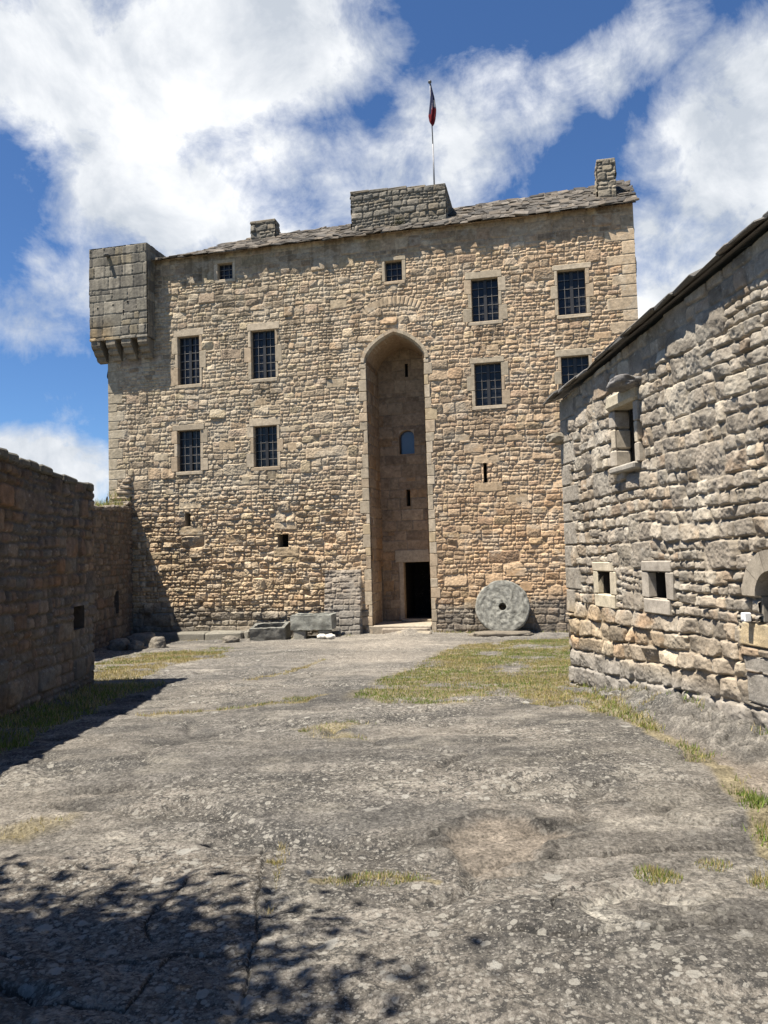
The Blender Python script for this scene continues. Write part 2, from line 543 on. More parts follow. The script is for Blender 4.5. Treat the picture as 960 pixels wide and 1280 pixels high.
def gz_base(X, Y):
    b = -.038 * np.clip(Y, -10, 25)
    u, y = to_keep(X, Y)
    zc = np.interp(u, [-12, -9, -7.7, -4, -1, 1, 5.2, 9], [-1.12, -1.06, -1.0, -.93, -.84, -.82, -.83, -.85])
    w = np.where(y > 0, 1., 1 - np.clip(-y / 3.5, 0, 1)); w = w * w * (3 - 2 * w)
    b = b * (1 - w) + zc * w
    # worn ramp up to the door
    rp = np.clip(1 - np.abs(u - .35) / 1.1, 0, 1) * np.clip(1 - np.abs(y + .0) / 1.1, 0, 1)
    b = b + .16 * sstep(0, 1, rp)
    r = np.hypot(X, Y)
    b = b - sstep(55, 420, r) * 24
    s, o = to_right(X, Y)
    hgt = np.interp(s, *OUTS)
    fo = np.where(o > -.06, 1., np.clip(1 + (o + .06) / .5, 0, 1))
    b = b + hgt * fo ** .7 * (o < .6)
    # low rock swellings
    for cx, cy, rx, ry, h in ((.2, 20.5, 1.6, 2.2, .10), (-2.2, 18.5, 2.4, 1.3, .09), (-.3, 14.6, 1.2, 1.0, .05), (.8, 6.6, 1.5, 1.0, .05), (1.4, 3.4, 1.0, .8, .04), (-3.2, 12.9, 1.2, .8, .06), (-1.6, 7.4, 1.6, 1.2, .04)):
        d = ((X - cx) / rx) ** 2 + ((Y - cy) / ry) ** 2
        b = b + h * np.exp(-d * 1.3)
    return b


def ground(X, Y):
    """height, colour, lichen mask"""
    X = np.asarray(X, float); Y = np.asarray(Y, float)
    z = gz_base(X, Y)
    near = (np.hypot(X, Y) < 60) * 1.
    z = z + near * (.10 * (fbm(X / 2.6, Y / 2.6, 1, 4) - .5) + .06 * (fbm(X / .7, Y / .5, 2, 4) - .5) + .040 * (fbm(X / .14, Y / .11, 3, 5, .62) - .5))
    # bedding ridges running slightly oblique
    rd = np.abs(2 * fbm(X / 1.9 + .25 * Y, Y / .9 - .1 * X, 6, 3) - 1)
    z = z - near * .045 * (1 - sstep(0, .09, rd))
    st_ = fbm((X + .35 * Y) / 2.2, (Y - .22 * X) / .16, 13, 4, .6)
    # colour of the rock
    a = fbm(X / 1.7, Y / 1.2, 4, 5); b = fbm(X / .35, Y / .22, 5, 4); c = fbm(X / 5., Y / 4., 7, 3)
    col = lerp(np.array([.112, .103, .090]), np.array([.188, .168, .140]), sstep(.3, .7, a)[..., None])
    col = lerp(col, np.array([.060, .057, .052]), (sstep(.52, .68, fbm(X / .8, Y / .45, 9, 5)) * .7)[..., None])
    col = col * (.72 + .56 * b)[..., None] * (.8 + .4 * c)[..., None]
    col = lerp(col, np.array([.22, .20, .165]), (.5 * sstep(.55, .72, fbm(X / .5 + 4, Y / .28, 10, 4)))[..., None])
    col = col * (.5 + 1.0 * st_)[..., None]
    col = col * (1 - .35 * (1 - sstep(0, .06, rd)))[..., None]
    # paler, dustier rock on the way to the door
    pth = np.exp(-((X - lerp(-.2, .1, np.clip((Y - 15) / 9, 0, 1))) / 1.9) ** 2) * sstep(12, 20, Y) * (1 - sstep(24.6, 26, Y))
    col = lerp(col, np.array([.25, .22, .178]) * (.7 + .6 * a)[..., None], (.7 * pth)[..., None])
    lich = np.clip(.35 + .9 * sstep(.35, .65, fbm(X / 1.5, Y / 1.1, 8, 3)), 0, 1) * (1 - .6 * pth)
    wig = .10 * (fbm(X / .25, Y / .25, 11, 4) - .5)
    # sandy hollow
    d = np.hypot((X - .61) / .40, (Y - 4.86) / .5) + 1.4 * (fbm(X / .3, Y / .3, 12, 3) - .5)
    k = 1 - sstep(.72, 1.06, d)
    z = z - .035 * k + .01 * np.exp(-((d - 1.1) / .12) ** 2)
    sand = np.array([.20, .166, .128]) * (.45 + 1.1 * fbm(X / .12, Y / .12, 13, 4))[..., None]
    col = lerp(col, sand, (k * .62)[..., None]); col = col * (1 - .4 * np.exp(-((d - 1.12) / .13) ** 2))[..., None]; lich = lich * (1 - k)
    # worn path by the right wall
    k, _ = polymask(X + wig, Y + wig, [(2.88, 8.6), (3.3, 8.35), (4.3, 7.4), (4.3, 5.4), (2.72, 5.9)], .25)
    col = lerp(col, np.array([.20, .168, .132]) * (.75 + .5 * b)[..., None], (k * .8)[..., None]); lich = lich * (1 - .8 * k)
    # rough pale outcrop along the right wall
    s, o = to_right(X, Y)
    k = sstep(.3, 1., s) * (1 - sstep(5.2, 6.2, s)) * sstep(-.75, -.42, o + wig) * (o < .4)
    rgh = fbm(X / .16, Y / .16, 14, 5, .65)
    z = z + k * (.13 * (rgh - .5) - .05 * (1 - sstep(0, .09, np.abs(2 * fbm(X / .3, Y / .35, 5, 4) - 1)))) * sstep(-.75, -.4, o)
    col = lerp(col, lerp(np.array([.075, .072, .065]), np.array([.185, .172, .148]), sstep(.45, .66, rgh)[..., None]), (k * .8)[..., None])
    # flaked pale ledge
    k, di = polymask(X + wig * .6, Y + wig * .6, [(.93, 3.86), (1.22, 4.08), (1.5, 3.86), (1.3, 3.66), (.96, 3.58)], .05)
    z = z - .022 * k * (fbm(X / .22, Y / .18, 15, 3) > .5) - .01 * k
    col = lerp(col, np.array([.33, .305, .255]) * (.7 + .6 * fbm(X / .1, Y / .1, 15, 3))[..., None], (k * .85 * sstep(.35, .55, fbm(X / .25, Y / .2, 3, 3)))[..., None])
    # slabs at lower left, browner, between the cracks
    k = (1 - sstep(-.78, -.66, X + wig)) * (1 - sstep(4.7, 4.85, Y + wig * 2))
    col = lerp(col, np.array([.19, .163, .13]) * (.6 + .8 * b)[..., None], (k * .45)[..., None])
    # cracks
    wx = X + .05 * (fbm(X / .12, Y / .12, 2, 3) - .5); wy = Y + .05 * (fbm(X / .12, Y / .12, 6, 3) - .5)
    m = (np.hypot(X, Y) < 7)
    if m.any():
        dc = np.full(X.shape, 9.)
        for p in CRACKS: dc = np.minimum(dc, segd(wx, wy, p))
        wdt = .0025 + .007 * fbm(X / .4, Y / .4, 5, 2)
        k = np.exp(-(dc / wdt) ** 2)
        z = z - .017 * k
        kk = np.exp(-(dc / (wdt * 1.7 + .003)) ** 2); col = col * (1 - .6 * kk)[..., None]
        z = z - .012 * np.exp(-(segd(wx, wy, JOINT) / .04) ** 2)
    # soil under the grass
    soil = np.array([.17, .143, .085]) * (.6 + .8 * b)[..., None]
    grassk = np.zeros(X.shape)
    for P, sf in ((LAWN, .35), (LEFTG, .35), (SHADEG, .3), (PATCHB, .25), (PATCHL, .2)):
        k, di = polymask(X + wig * 4, Y + wig * 4, P, sf); grassk = np.maximum(grassk, k * sstep(.42, .62, .12 + .8 * fbm(X / .6, Y / .6, 3, 4) + .10 * np.clip(di * 2, -.5, 1)))
    for L, w in ((STRIP, .085), (LINE1, .05), (LINE2, .06), (PATCHC, .03)):
        grassk = np.maximum(grassk, 1 - sstep(w * .6, w * 1.4, segd(X + wig * 1.2, Y + wig * 1.2, L)))
    col = lerp(col, soil, (grassk * .85)[..., None]); lich = lich * (1 - grassk)
    far = sstep(35, 70, np.hypot(X, Y))
    col = lerp(col, np.array([.07, .085, .035]), far[..., None]); lich = lich * (1 - far)
    return z, np.clip(col, 0, 1), lich


def gz(x, y):
    return float(ground(np.array([x]), np.array([y]))[0][0])


m, nt, b = nodes_of('weathered bedrock')
at = nd(nt, 'ShaderNodeAttribute', attribute_name='Col')
tc = nt.nodes.new('ShaderNodeTexCoord'); vec = tc.outputs['Object']
n1 = noise_n(nt, vec, 7, 8, .7); n2 = noise_n(nt, vec, 42, 5, .7); n4 = noise_n(nt, vec, 160, 3, .7)
lm = at.outputs['Alpha']
col = mixc(nt, 1., at.outputs['Color'], maprange(nt, n1, .3, .7, .66, 1.36), 'MULTIPLY')
col = mixc(nt, 1., col, maprange(nt, n2, .32, .68, .35, 1.75), 'MULTIPLY')
n5 = noise_n(nt, vec, 18, 6, .7, .6)
dk = maprange(nt, n5, .50, .57)
col = mixc(nt, math_n(nt, 'MULTIPLY', dk, math_n(nt, 'MULTIPLY', lm, .8)), col, (.036, .035, .033))
pk = maprange(nt, noise_n(nt, vec, 11, 7, .72, .5), .55, .63)
col = mixc(nt, math_n(nt, 'MULTIPLY', pk, math_n(nt, 'MULTIPLY', lm, .6)), col, (.20, .185, .155))
for scl, pw, amp, st, cc in ((7., 6., .62, .8, (.34, .325, .285)), (17., 2.3, .64, .75, (.31, .292, .25)), (38., 1.7, .64, .7, (.30, .28, .24)), (85., 1.6, .6, .55, (.28, .26, .22))):
    v = voro(nt, vec, scl)
    r = math_n(nt, 'MULTIPLY', math_n(nt, 'POWER', v.outputs['Color'], pw), amp)
    wob = math_n(nt, 'MULTIPLY', math_n(nt, 'SUBTRACT', n2, .5), .35)
    s = maprange(nt, math_n(nt, 'SUBTRACT', math_n(nt, 'ADD', r, wob), v.outputs['Distance']), 0., .04)
    col = mixc(nt, math_n(nt, 'MULTIPLY', math_n(nt, 'MULTIPLY', s, st), lm), col, cc)
nt.links.new(col, b.inputs['Base Color']); b.inputs['Roughness'].default_value = .95
b.inputs['Specular IOR Level'].default_value = .2
h = math_n(nt, 'ADD', math_n(nt, 'ADD', n1, math_n(nt, 'MULTIPLY', n2, .5)), math_n(nt, 'MULTIPLY', n4, .18))
bp = nd(nt, 'ShaderNodeBump', i_Strength=1., i_Distance=.034)
nt.links.new(h, bp.inputs['Height']); nt.links.new(bp.outputs[0], b.inputs['Normal'])
M_ground = m

rr_ = np.concatenate([np.linspace(.02, 2.2, 40), np.exp(np.arange(math.log(2.22), math.log(5.6), .0021)), np.exp(np.arange(math.log(5.62), math.log(8.), .0036)), np.exp(np.arange(math.log(8.), math.log(46), .0062)), np.geomspace(47, 3000, 40)])
aa_ = np.concatenate([np.arange(-33, 33, .075), np.arange(33, 327, 3.)])
AA, RR = np.meshgrid(np.radians(aa_), rr_)
GX = RR * np.sin(AA); GY = RR * np.cos(AA)
Z, gc, gl = ground(GX, GY)
nv_, nu_ = GX.shape
idx = np.arange(nv_ * nu_).reshape(nv_, nu_); nxt = np.roll(idx, -1, 1)
Q = np.stack([idx[:-1], idx[1:], nxt[1:], nxt[:-1]], -1).reshape(-1, 4)
c4 = np.concatenate([gc, gl[..., None]], -1).reshape(-1, 4)
gb = Buf().add(np.stack([GX, GY, Z], -1).reshape(-1, 3), Q, [[0, 0 + k, k + 1] for k in range(1, nu_ - 1)], c4, True)
g = gb.build('ground', M_ground); tag(g, 'weathered grey bedrock courtyard floor spotted with pale lichen', 'ground', kind='structure')

# ------------------------------------------------------------------ the keep
keep = tag(empty('castle_keep', (KX, KY, 0), -TH), 'tall tan rubble stone castle keep with arched doorway recess and barred windows', 'castle')
rng = np.random.default_rng(21)
DRESS = [(.41, .335, .235), (.45, .37, .265), (.37, .305, .215), (.41, .315, .21)]
PALK = [(.405, .322, .226), (.375, .305, .22), (.475, .39, .282), (.39, .29, .193), (.29, .23, .163), (.42, .342, .23), (.375, .288, .206)]
WTK = [5, 4, 2.5, 1.6, 1.6, 1.6, 1.4]
MORT = (.42, .342, .246)
WINS = [(-7.37, -6.59, 7.50, 9.14), (-4.74, -3.9, 7.50, 9.11), (-7.43, -6.6, 4.57, 5.95), (-4.71, -3.9, 4.58, 5.93),
        (2.57, 3.39, 8.72, 10.07), (5.18, 6.0, 8.68, 10.06), (2.58, 3.39, 6.09, 7.41), (5.19, 6.0, 6.09, 7.41),
        (-5.88, -5.35, 10.95, 11.5), (-.15, .40, 10.28, 10.94)]
AC, AW, AZ, AH = .07, .93, 7.72, .86     # door recess: centre, half width, springing, rise


def arch_z(x):
    x = np.clip(np.abs(x), 0, 1)
    return .66 * np.sqrt(1 - x * x) + .34 * (1 - x)


def keep_spec(v):
    if v < -.2: return dict(band=(.34, .46), seg=(.6, 1.6), sub=[.25, .65, .10], asp=(1.2, 2.6))
    if v > 10.9: return dict(band=(.3, .42), seg=(.7, 1.8), sub=[.6, .4, 0], asp=(1.1, 2.4))
    return dict(band=(.26, .44), seg=(.30, 1.0), sub=[.08, .60, .32], asp=(.9, 2.6))


sink = []; parts = []
for i, (a, b_, c, d) in enumerate(WINS):
    sb = Buf()
    small = (b_ - a) < .6
    cov = surround(sb, a, b_, c, d, DRESS, rng, lint=.13 if small else rng.uniform(.17, .27), sill=.10 if small else .12, jw=(.10, .13) if small else (.11, .25), lx=.10 if small else .11, jambs=1 if small else 3)
    sink += cov; parts.append(sb)
# quoins of the door recess
jamb = Buf()
for sgn in (-1, 1):
    z = -.86; k = 0
    while z < AZ - .05:
        hh = rng.uniform(.26, .46); hh = min(hh, AZ - z) if AZ - z - hh > .12 else AZ - z
        w = (.14, .30, .20)[int(rng.integers(3))] * rng.uniform(.8, 1.3); k += 1
        cc = np.array(DRESS[rng.integers(4)]) * rng.uniform(.85, 1.1)
        if rng.random() < .15: cc = np.array((.45, .35, .215))
        a = AC + sgn * AW
        x0, x1 = (a - w, a) if sgn < 0 else (a, a + w)
        box(jamb, x0, x1, -.026, .5, z + .003, z + hh - .003, cc, .016, .005); sink.append((x0, x1, z, z + hh)); z += hh
# arch ring
nvs = 15; rw = .17
for k in range(nvs):
    V = []
    for j in (0, .03, .5, .97, 1):
        t = (k + (.012 if j == 0 else .988 if j == 1 else j)) / nvs * PI
        x = -math.cos(t); z = AH * float(arch_z(np.array(x)))
        nx, nz = x * .93, math.sin(t) * .9 + .18
        l = math.hypot(nx, nz); nx /= l; nz /= l
        xi, zi = AC + AW * x, AZ + z
        V += [(xi, .55, zi), (xi, .07, zi), (xi + nx * .07, -.045, zi + nz * .07), (xi + nx * rw, -.045, zi + nz * rw), (xi + nx * rw, .2, zi + nz * rw)]
    Q = [[a * 5 + e, a * 5 + e + 1, (a + 1) * 5 + e + 1, (a + 1) * 5 + e] for a in range(4) for e in range(4)]
    jamb.add(V, Q, None, np.array(DRESS[rng.integers(4)]) * rng.uniform(.85, 1.1))
# dressed quoins at the corners of the keep
over = []
z = -1.2; k = 0
while z < 11.2:
    hh = rng.uniform(.28, .42); w = (.42, .75)[k % 2] * rng.uniform(.85, 1.15); k += 1
    over.append((7.46 - w, 7.5, z, z + hh, (.42, .355, .26))); z += hh
z = 1.5; k = 0
while z < 8.5:
    hh = rng.uniform(.26, .4); w = (.35, .6)[k % 2] * rng.uniform(.85, 1.15); k += 1
    over.append((-10.1, -10.0 + w, z, z + hh, (.40, .34, .25))); z += hh
for _ in range(34):      # odd dressed blocks scattered in the rubble
    a = rng.uniform(-9, 6.5); z = rng.uniform(-.2, 11); w = rng.uniform(.28, .6); hh = rng.uniform(.18, .34)
    over.append((a, a + w, z, z + hh, DRESS[rng.integers(4)]))
for x, zt in ((-3.98, 1.75), (-7.3, 2.55), (2.55, 3.55)):
    over += [(x - .12, x + .75, zt - .12, zt + .18, DRESS[0]), (x - .1, x + .7, zt + .75, zt + 1.0, DRESS[1])]


def keep_extra(U, V, h, col):
    # relieving arch of upright stones above the recess
    du = U - .06; dv = V - 7.95
    rad = np.hypot(du, dv); ang = np.arctan2(du, dv)
    inside = (rad > 1.56) & (rad < 1.86) & (np.abs(ang) < .60)
    na = .078
    q = ang / na + .3 * (fbm(U / .3, V / .3, 3, 2) - .5); fr = q - np.floor(q)
    e = np.minimum(np.minimum(fr, 1 - fr) * na * 1.7, np.minimum(rad - 1.56, 1.86 - rad))
    t = np.clip((e - .008) / .03, 0, 1); pr = 1 - (1 - t) ** 2
    rn = vnoise(np.floor(q) * 3.7, np.floor(q) * 0 + 3.1, 4)
    h = np.where(inside, pr * (.010 + .014 * rn), h)
    col = np.where(inside[..., None], lerp(np.array(MORT) * .9, np.array([.38, .305, .213]) * (.8 + .5 * rn)[..., None], pr[..., None]), col)
    # lower walls: warmer and rougher
    warm = sstep(4.2, 2.4, V) * sstep(-.6, .2, V) * (.4 + .8 * fbm(U / 1.6, V / 1.2, 5, 3))
    col = lerp(col, col * np.array([1.03, .96, .88]), np.clip(warm, 0, 1)[..., None])
    # left part greyer / yellower, right part warmer
    col = col * lerp(np.array([.95, .98, .98]), np.array([1.06, 1.0, .94]), sstep(-6, 5, U)[..., None])
    # deep rough relief low on the left side
    rgn = sstep(4.3, 3.2, V) * sstep(-.7, -.1, V) * sstep(-1.2, -2.2, U)
    h = h * (1 + .7 * rgn) + rgn * .05 * (fbm(U / .28, V / .16, 8, 3) - .5)
    # smoother band of big stones below the eaves; eave shade also put into its colour
    up = sstep(10.9, 11.2, V)
    h = lerp(h, h * .5, up); col = lerp(col, col * np.array([.80, .78, .76]), up[..., None])
    # damp dark lichened foot
    e = -.15 + .5 * (fbm(U / 1.3, V / .5, 9, 4) - .5) + .35 * sstep(2.0, 3.2, U) * sstep(6, 4.6, U) + .2 * sstep(-5, -7, U)
    ft = sstep(e + .25, e - .15, V) * (.55 + .6 * fbm(U / .3, V / .2, 6, 4))
    col = lerp(col, np.array([.135, .125, .108]) * (.6 + .8 * fbm(U / .2, V / .2, 3, 4))[..., None], np.clip(ft, 0, .9)[..., None])
    # stained grey wash on the left near the turret and general weather stains
    st = sstep(.5, .72, fbm(U / 2.2, V / 3.5, 12, 5)) * .45 + .5 * sstep(-7.2, -8.8, U) * sstep(7., 9, V)
    col = lerp(col, col * np.array([.66, .66, .67]), np.clip(st, 0, 1)[..., None])
    pl = sstep(.55, .72, fbm(U / 1.5, V / 1.1, 14, 4))
    col = lerp(col, col * np.array([1.18, 1.16, 1.13]), (.7 * pl)[..., None])
    sk = sstep(.52, .7, fbm(U / .16, V / 3.0, 10, 4)) * sstep(.35, .6, fbm(U / 1.7, V / 2.4, 2, 3)) * sstep(1.5, 4, V)
    for a_, b2, c_, d_ in WINS:
        sk = np.maximum(sk, 1.2 * (U > a_ - .12) * (U < b2 + .12) * sstep(c_ - 1.5, c_ - .1, V) * (V < c_) * sstep(.42, .6, fbm(U / .09, V / 2.0, 6, 3)))
    col = lerp(col, col * np.array([.62, .61, .60]), np.clip(.8 * sk, 0, .9)[..., None])
    gl_ = sstep(.56, .66, fbm(U / .45, V / .35, 4, 5, .6))
    col = lerp(col, np.array([.44, .40, .32]), (.35 * gl_)[..., None])
    # sloping grey foot built against the recess
    k = (U > -2.38) & (U < -1.2) & (V < 1.17)
    bt = np.clip((1.17 - V) / 1.96, 0, 1) * .30 + .02
    h = np.where(k, h * .7 + bt, h)
    col = col * np.array([1.04, 1.0, .955])
    col = np.where(k[..., None], lerp(col, np.array([.20, .185, .16]) * (.7 + .6 * fbm(U / .25, V / .2, 2, 3))[..., None], .75), col)
    return h, col


holes = [(a, b_, c, d, None) for a, b_, c, d in WINS]
holes += [(2.74, 2.85, 3.72, 4.33, .5), (-3.95, -3.58, 1.94, 2.36, .5), (-7.2, -6.98, 2.73, 3.17, .4)]
holes.append((AC - AW, AC + AW, -1.2, AZ, None))


def keep_cut(u, v):
    x = (u - AC) / (AW + .05)
    return (np.abs(x) < 1) & (v > AZ - .02) & (v < AZ + (AH + .05) * arch_z(x))


wall = Buf()
front = make_wall(-10., 7.46, -1.3, 11.9, .0165, keep_spec, 3, PALK, WTK, MORT, holes=holes, sink=sink, over=over, extra=keep_extra, cut=keep_cut, amp=(.009, .033), mortdepth=.012)
wall.merge(front)
side_spec = lambda v: dict(band=(.34, .5), seg=(.6, 1.6), sub=[.2, .6, .2], asp=(1.3, 3.))
DEEP = 10.
sw = make_wall(0, DEEP, -1.3, 11.9, .06, side_spec, 31, PALK, WTK, MORT)
wall.merge(sw, Matrix.Translation((7.43, 0, 0)) @ Matrix.Rotation(PI / 2, 4, 'Z'))
sw = make_wall(0, DEEP, -1.3, 11.9, .06, side_spec, 32, PALK, WTK, MORT)
wall.merge(sw, Matrix.Translation((-9.97, DEEP, 0)) @ Matrix.Rotation(-PI / 2, 4, 'Z'))
sw = make_wall(0, 17.4, -1.3, 11.9, .08, side_spec, 33, PALK, WTK, MORT)
wall.merge(sw, Matrix.Translation((7.43, DEEP, 0)) @ Matrix.Rotation(PI, 4, 'Z'))
wall.build('wall', M_keep, keep)

# recess interior
rec = Buf()
ash_spec = lambda v: dict(band=(.28, .42), seg=(.9, 1.9), sub=[.9, .1, 0], asp=(1.0, 2.3))
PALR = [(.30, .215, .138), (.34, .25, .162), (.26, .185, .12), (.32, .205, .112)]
ND = 1.62
kw = dict(facet=.01, tilt=.01, warp=.006, gap=.005, bevel=.018, amp=(.006, .02), rnd=(.05, .15), rough=.005)
DOOR = (-.15, .75, -.54, 1.34)
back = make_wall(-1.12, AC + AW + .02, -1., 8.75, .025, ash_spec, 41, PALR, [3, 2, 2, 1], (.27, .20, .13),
                 holes=[DOOR + (1.9, (.03, .026, .02)), (.02, .15, 3.2, 3.76, .5), (-.17, .34, 4.95, 5.76, .28), (.10, .20, 7.55, 8.0, .3, (.05, .04, .03))], **kw)  # doorway and top slot sides coloured near black to read as unlit
rec.merge(back, Matrix.Translation((0, ND, 0)))
lw = make_wall(0, ND, -1., 8.7, .025, ash_spec, 42, PALR, [3, 2, 2, 1], (.27, .20, .13), holes=[(ND - .32, ND - .04, -.9, 1.22, .26)], **kw)
rec.merge(lw, Matrix.Translation((AC - AW, 0, 0)) @ Matrix.Rotation(PI / 2, 4, 'Z'))
rw_ = make_wall(0, ND, -1., 8.7, .04, ash_spec, 43, PALR, [3, 2, 2, 1], (.27, .20, .13), **kw)
rec.merge(rw_, Matrix.Translation((AC + AW, ND, 0)) @ Matrix.Rotation(-PI / 2, 4, 'Z'))
V = []; n = 24
for k in range(n + 1):
    x = -math.cos(PI * k / n); zz = AZ + AH * float(arch_z(np.array(x)))
    V += [(AC + AW * x, .05, zz), (AC + AW * x, ND + .02, zz)]
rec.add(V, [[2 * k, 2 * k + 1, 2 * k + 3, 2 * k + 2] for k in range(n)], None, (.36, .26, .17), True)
# rib across the vault and lintel with a narrow weathered ledge over the door
rec.build('recess_wall', M_dress, keep)
jamb.build('arch_surround', M_dress, keep)
lb = Buf()
box(lb, -.42, 1.0, ND - .05, ND + .3, 1.34, 1.74, (.42, .34, .24), .014, .004)
box(lb, -.30, -.15, ND - .04, ND + .3, -.56, 1.338, (.42, .33, .23), .012, .003)
box(lb, .75, .90, ND - .04, ND + .3, -.56, 1.338, (.40, .31, .21), .012, .003)
lb.build('door_surround', M_dress, keep)
tb = Buf()
box(tb, -1.1, .99, -.02, ND + 1.8, -.95, -.60, (.34, .29, .22), .03, .01)
box(tb, -.2, .8, ND - .35, ND + .1, -.60, -.52, (.30, .25, .18), .02, .006)
box(tb, -.55, .95, -.28, -.02, -.95, -.66, (.30, .25, .19), .04, .02)
box(tb, -.05, 1.05, -.55, -.26, -.95, -.75, (.28, .24, .18), .04, .02)
tb.build('threshold', M_dress, keep)
# glazed arched light over the door
wb = Buf(); ax = .085
a0, a1, z0, z1 = -.17, .34, 4.95, 5.76
fb = Buf()
for p in (((a0, ND + .2, z0), (a0, ND + .2, z1)), ((a1, ND + .2, z0), (a1, ND + .2, z1)), ((a0, ND + .2, z0), (a1, ND + .2, z0))):
    tube(fb, p, .014, (.03, .028, .026), 6)
wo = fb.build('recess_window', M_iron, keep)
pb = Buf()
pts = [(a0, z0), (a1, z0), (a1, z1 - .22)] + [(ax + .255 * math.cos(t), z1 - .22 + .22 * math.sin(t)) for t in np.linspace(.2, PI - .2, 9)] + [(a0, z1 - .22)]
Vp = [(ax, ND + .21, 5.3)] + [(x, ND + .21, z) for x, z in pts]
pb.add(Vp, None, [[0, k, k + 1] for k in range(1, len(pts))] + [[0, len(pts), 1]], (.1, .12, .15))
gl2, ntq, bq = nodes_of('sky toned glass')
bq.inputs['Base Color'].default_value = (.075, .095, .13, 1); bq.inputs['Roughness'].default_value = .08  # blue grey base colour stands in for sky reflected in the pane
nq = noise_n(ntq, ntq.nodes.new('ShaderNodeTexCoord').outputs['Object'], 3, 3)
bpq = nd(ntq, 'ShaderNodeBump', i_Strength=.15, i_Distance=.02); ntq.links.new(nq, bpq.inputs['Height']); ntq.links.new(bpq.outputs[0], bq.inputs['Normal'])
pb.build('pane', gl2, wo)
hb = Buf()
V = []
for k in range(13):
    t = PI * k / 12; x = .255 * math.cos(t); z = .22 * math.sin(t)
    V += [(ax + x, ND - .018, z1 - .22 + z), (ax + x * 1.0, ND - .018, z1 + .01), (ax + x, ND + .25, z1 - .22 + z)]
hb.add(V, [[3 * k, 3 * k + 1, 3 * k + 4, 3 * k + 3] for k in range(12)] + [[3 * k, 3 * k + 2, 3 * k + 5, 3 * k + 3] for k in range(12)], None, (.38, .29, .2))
hb.build('arched_head', M_dress, wo)

# windows of the keep
for i, ((a, b_, c, d), sb) in enumerate(zip(WINS, parts)):
    f = Buf(); y = .15; small = (b_ - a) < .6
    ic = (.022, .020, .019); bc = (.15, .135, .115)
    fw = .035
    box(f, a, a + fw, y, y + .05, c, d, ic, .004, 0); box(f, b_ - fw, b_, y, y + .05, c, d, ic, .004, 0)
    box(f, a + fw, b_ - fw, y, y + .05, c, c + fw, ic, .004, 0); box(f, a + fw, b_ - fw, y, y + .05, d - fw, d, ic, .004, 0)
    mx = (a + b_) / 2
    if not small: box(f, mx - .05, mx + .05, y - .03, y + .05, c + fw, d - fw, ic, .004, 0)
    nr = 3 if small else (6 if d - c > 1.5 else 5)
    for k in range(1, nr):
        zz = c + (d - c) * k / nr; box(f, a + .01, b_ - .01, y - .022, y - .008, zz - .008, zz + .008, bc, .002, 0)
    for fx in ((.33, .67) if small else (.25, .75)):
        xx = a + (b_ - a) * fx; box(f, xx - .008, xx + .008, y - .034, y - .022, c, d, bc, .002, 0)
    wo = f.build('window', M_iron, keep)
    for x0, x1 in ([(a, b_)] if small else [(a, mx), (mx, b_)]):
        j = rng.uniform(-.011, .011, 4); p = Buf()
        p.add([(x0, y + .03 + j[0], c), (x1, y + .03 + j[1], c), (x1, y + .03 + j[2], d), (x0, y + .03 + j[3], d)], None, [[0, 1, 2], [0, 2, 3]], (.01, .01, .01))
        p.build('pane', M_glass, wo)
    sb.build('stone_surround', M_dress, wo)

# corner turret on corbels
TX0, TX1, TZ0, TZ1, TY = -10.36, -8.22, 9.12, 12.32, -.5
PALT = [(.20, .18, .14), (.25, .222, .172), (.165, .148, .118), (.235, .198, .135)]
tu = Buf()
tsp = lambda v: dict(band=(.30, .46), seg=(.8, 1.8), sub=[.92, .08, 0], asp=(.8, 1.9))
kt = dict(facet=.008, tilt=.01, warp=.008, gap=.006, bevel=.02, amp=(.006, .018), rnd=(.05, .18), rough=.006)


def tur_extra(U, V, h, col):
    k = sstep(.9, .2, V) * sstep(1.1, .5, U)
    col = lerp(col, col * np.array([1.25, 1.0, .68]), (k * .8)[..., None])
    return h, col


tw = make_wall(0, TX1 - TX0, 0, TZ1 - TZ0, .022, tsp, 51, PALT, [3, 3, 2, 1], (.2, .18, .145), extra=tur_extra,
               holes=[(.28, .32, 1.1, 1.15, .3), (.86, .90, 1.16, 1.21, .3), (1.40, 1.44, 1.22, 1.27, .3), (1.25, 1.29, .78, .98, .3)], **kt)
tu.merge(tw, Matrix.Translation((TX0, TY, TZ0)))
tw = make_wall(0, 2.2, 0, TZ1 - TZ0, .03, tsp, 52, PALT, [3, 3, 2, 1], (.2, .18, .145), **kt)
tu.merge(tw, Matrix.Translation((TX1, TY, TZ0)) @ Matrix.Rotation(PI / 2, 4, 'Z'))
tw = make_wall(0, 2.2, 0, TZ1 - TZ0, .03, tsp, 53, PALT, [3, 3, 2, 1], (.2, .18, .145), **kt)
tu.merge(tw, Matrix.Translation((TX0, TY + 2.2, TZ0)) @ Matrix.Rotation(-PI / 2, 4, 'Z'))
tu.add([(TX0, TY, TZ1), (TX1, TY, TZ1), (TX1, TY + 2.2, TZ1), (TX0, TY + 2.2, TZ1)], [[0, 1, 2, 3]], None, (.25, .23, .19))
tu.add([(TX0, TY, TZ0), (TX1, TY, TZ0), (TX1, TY + 2.2, TZ0), (TX0, TY + 2.2, TZ0)], [[0, 1, 2, 3]], None, (.16, .14, .11))
tu.add([(TX0, TY + 2.2, TZ0), (TX1, TY + 2.2, TZ0), (TX1, TY + 2.2, TZ1), (TX0, TY + 2.2, TZ1)], [[0, 1, 2, 3]], None, (.25, .23, .19))
to = tu.build('turret', M_turret, keep)
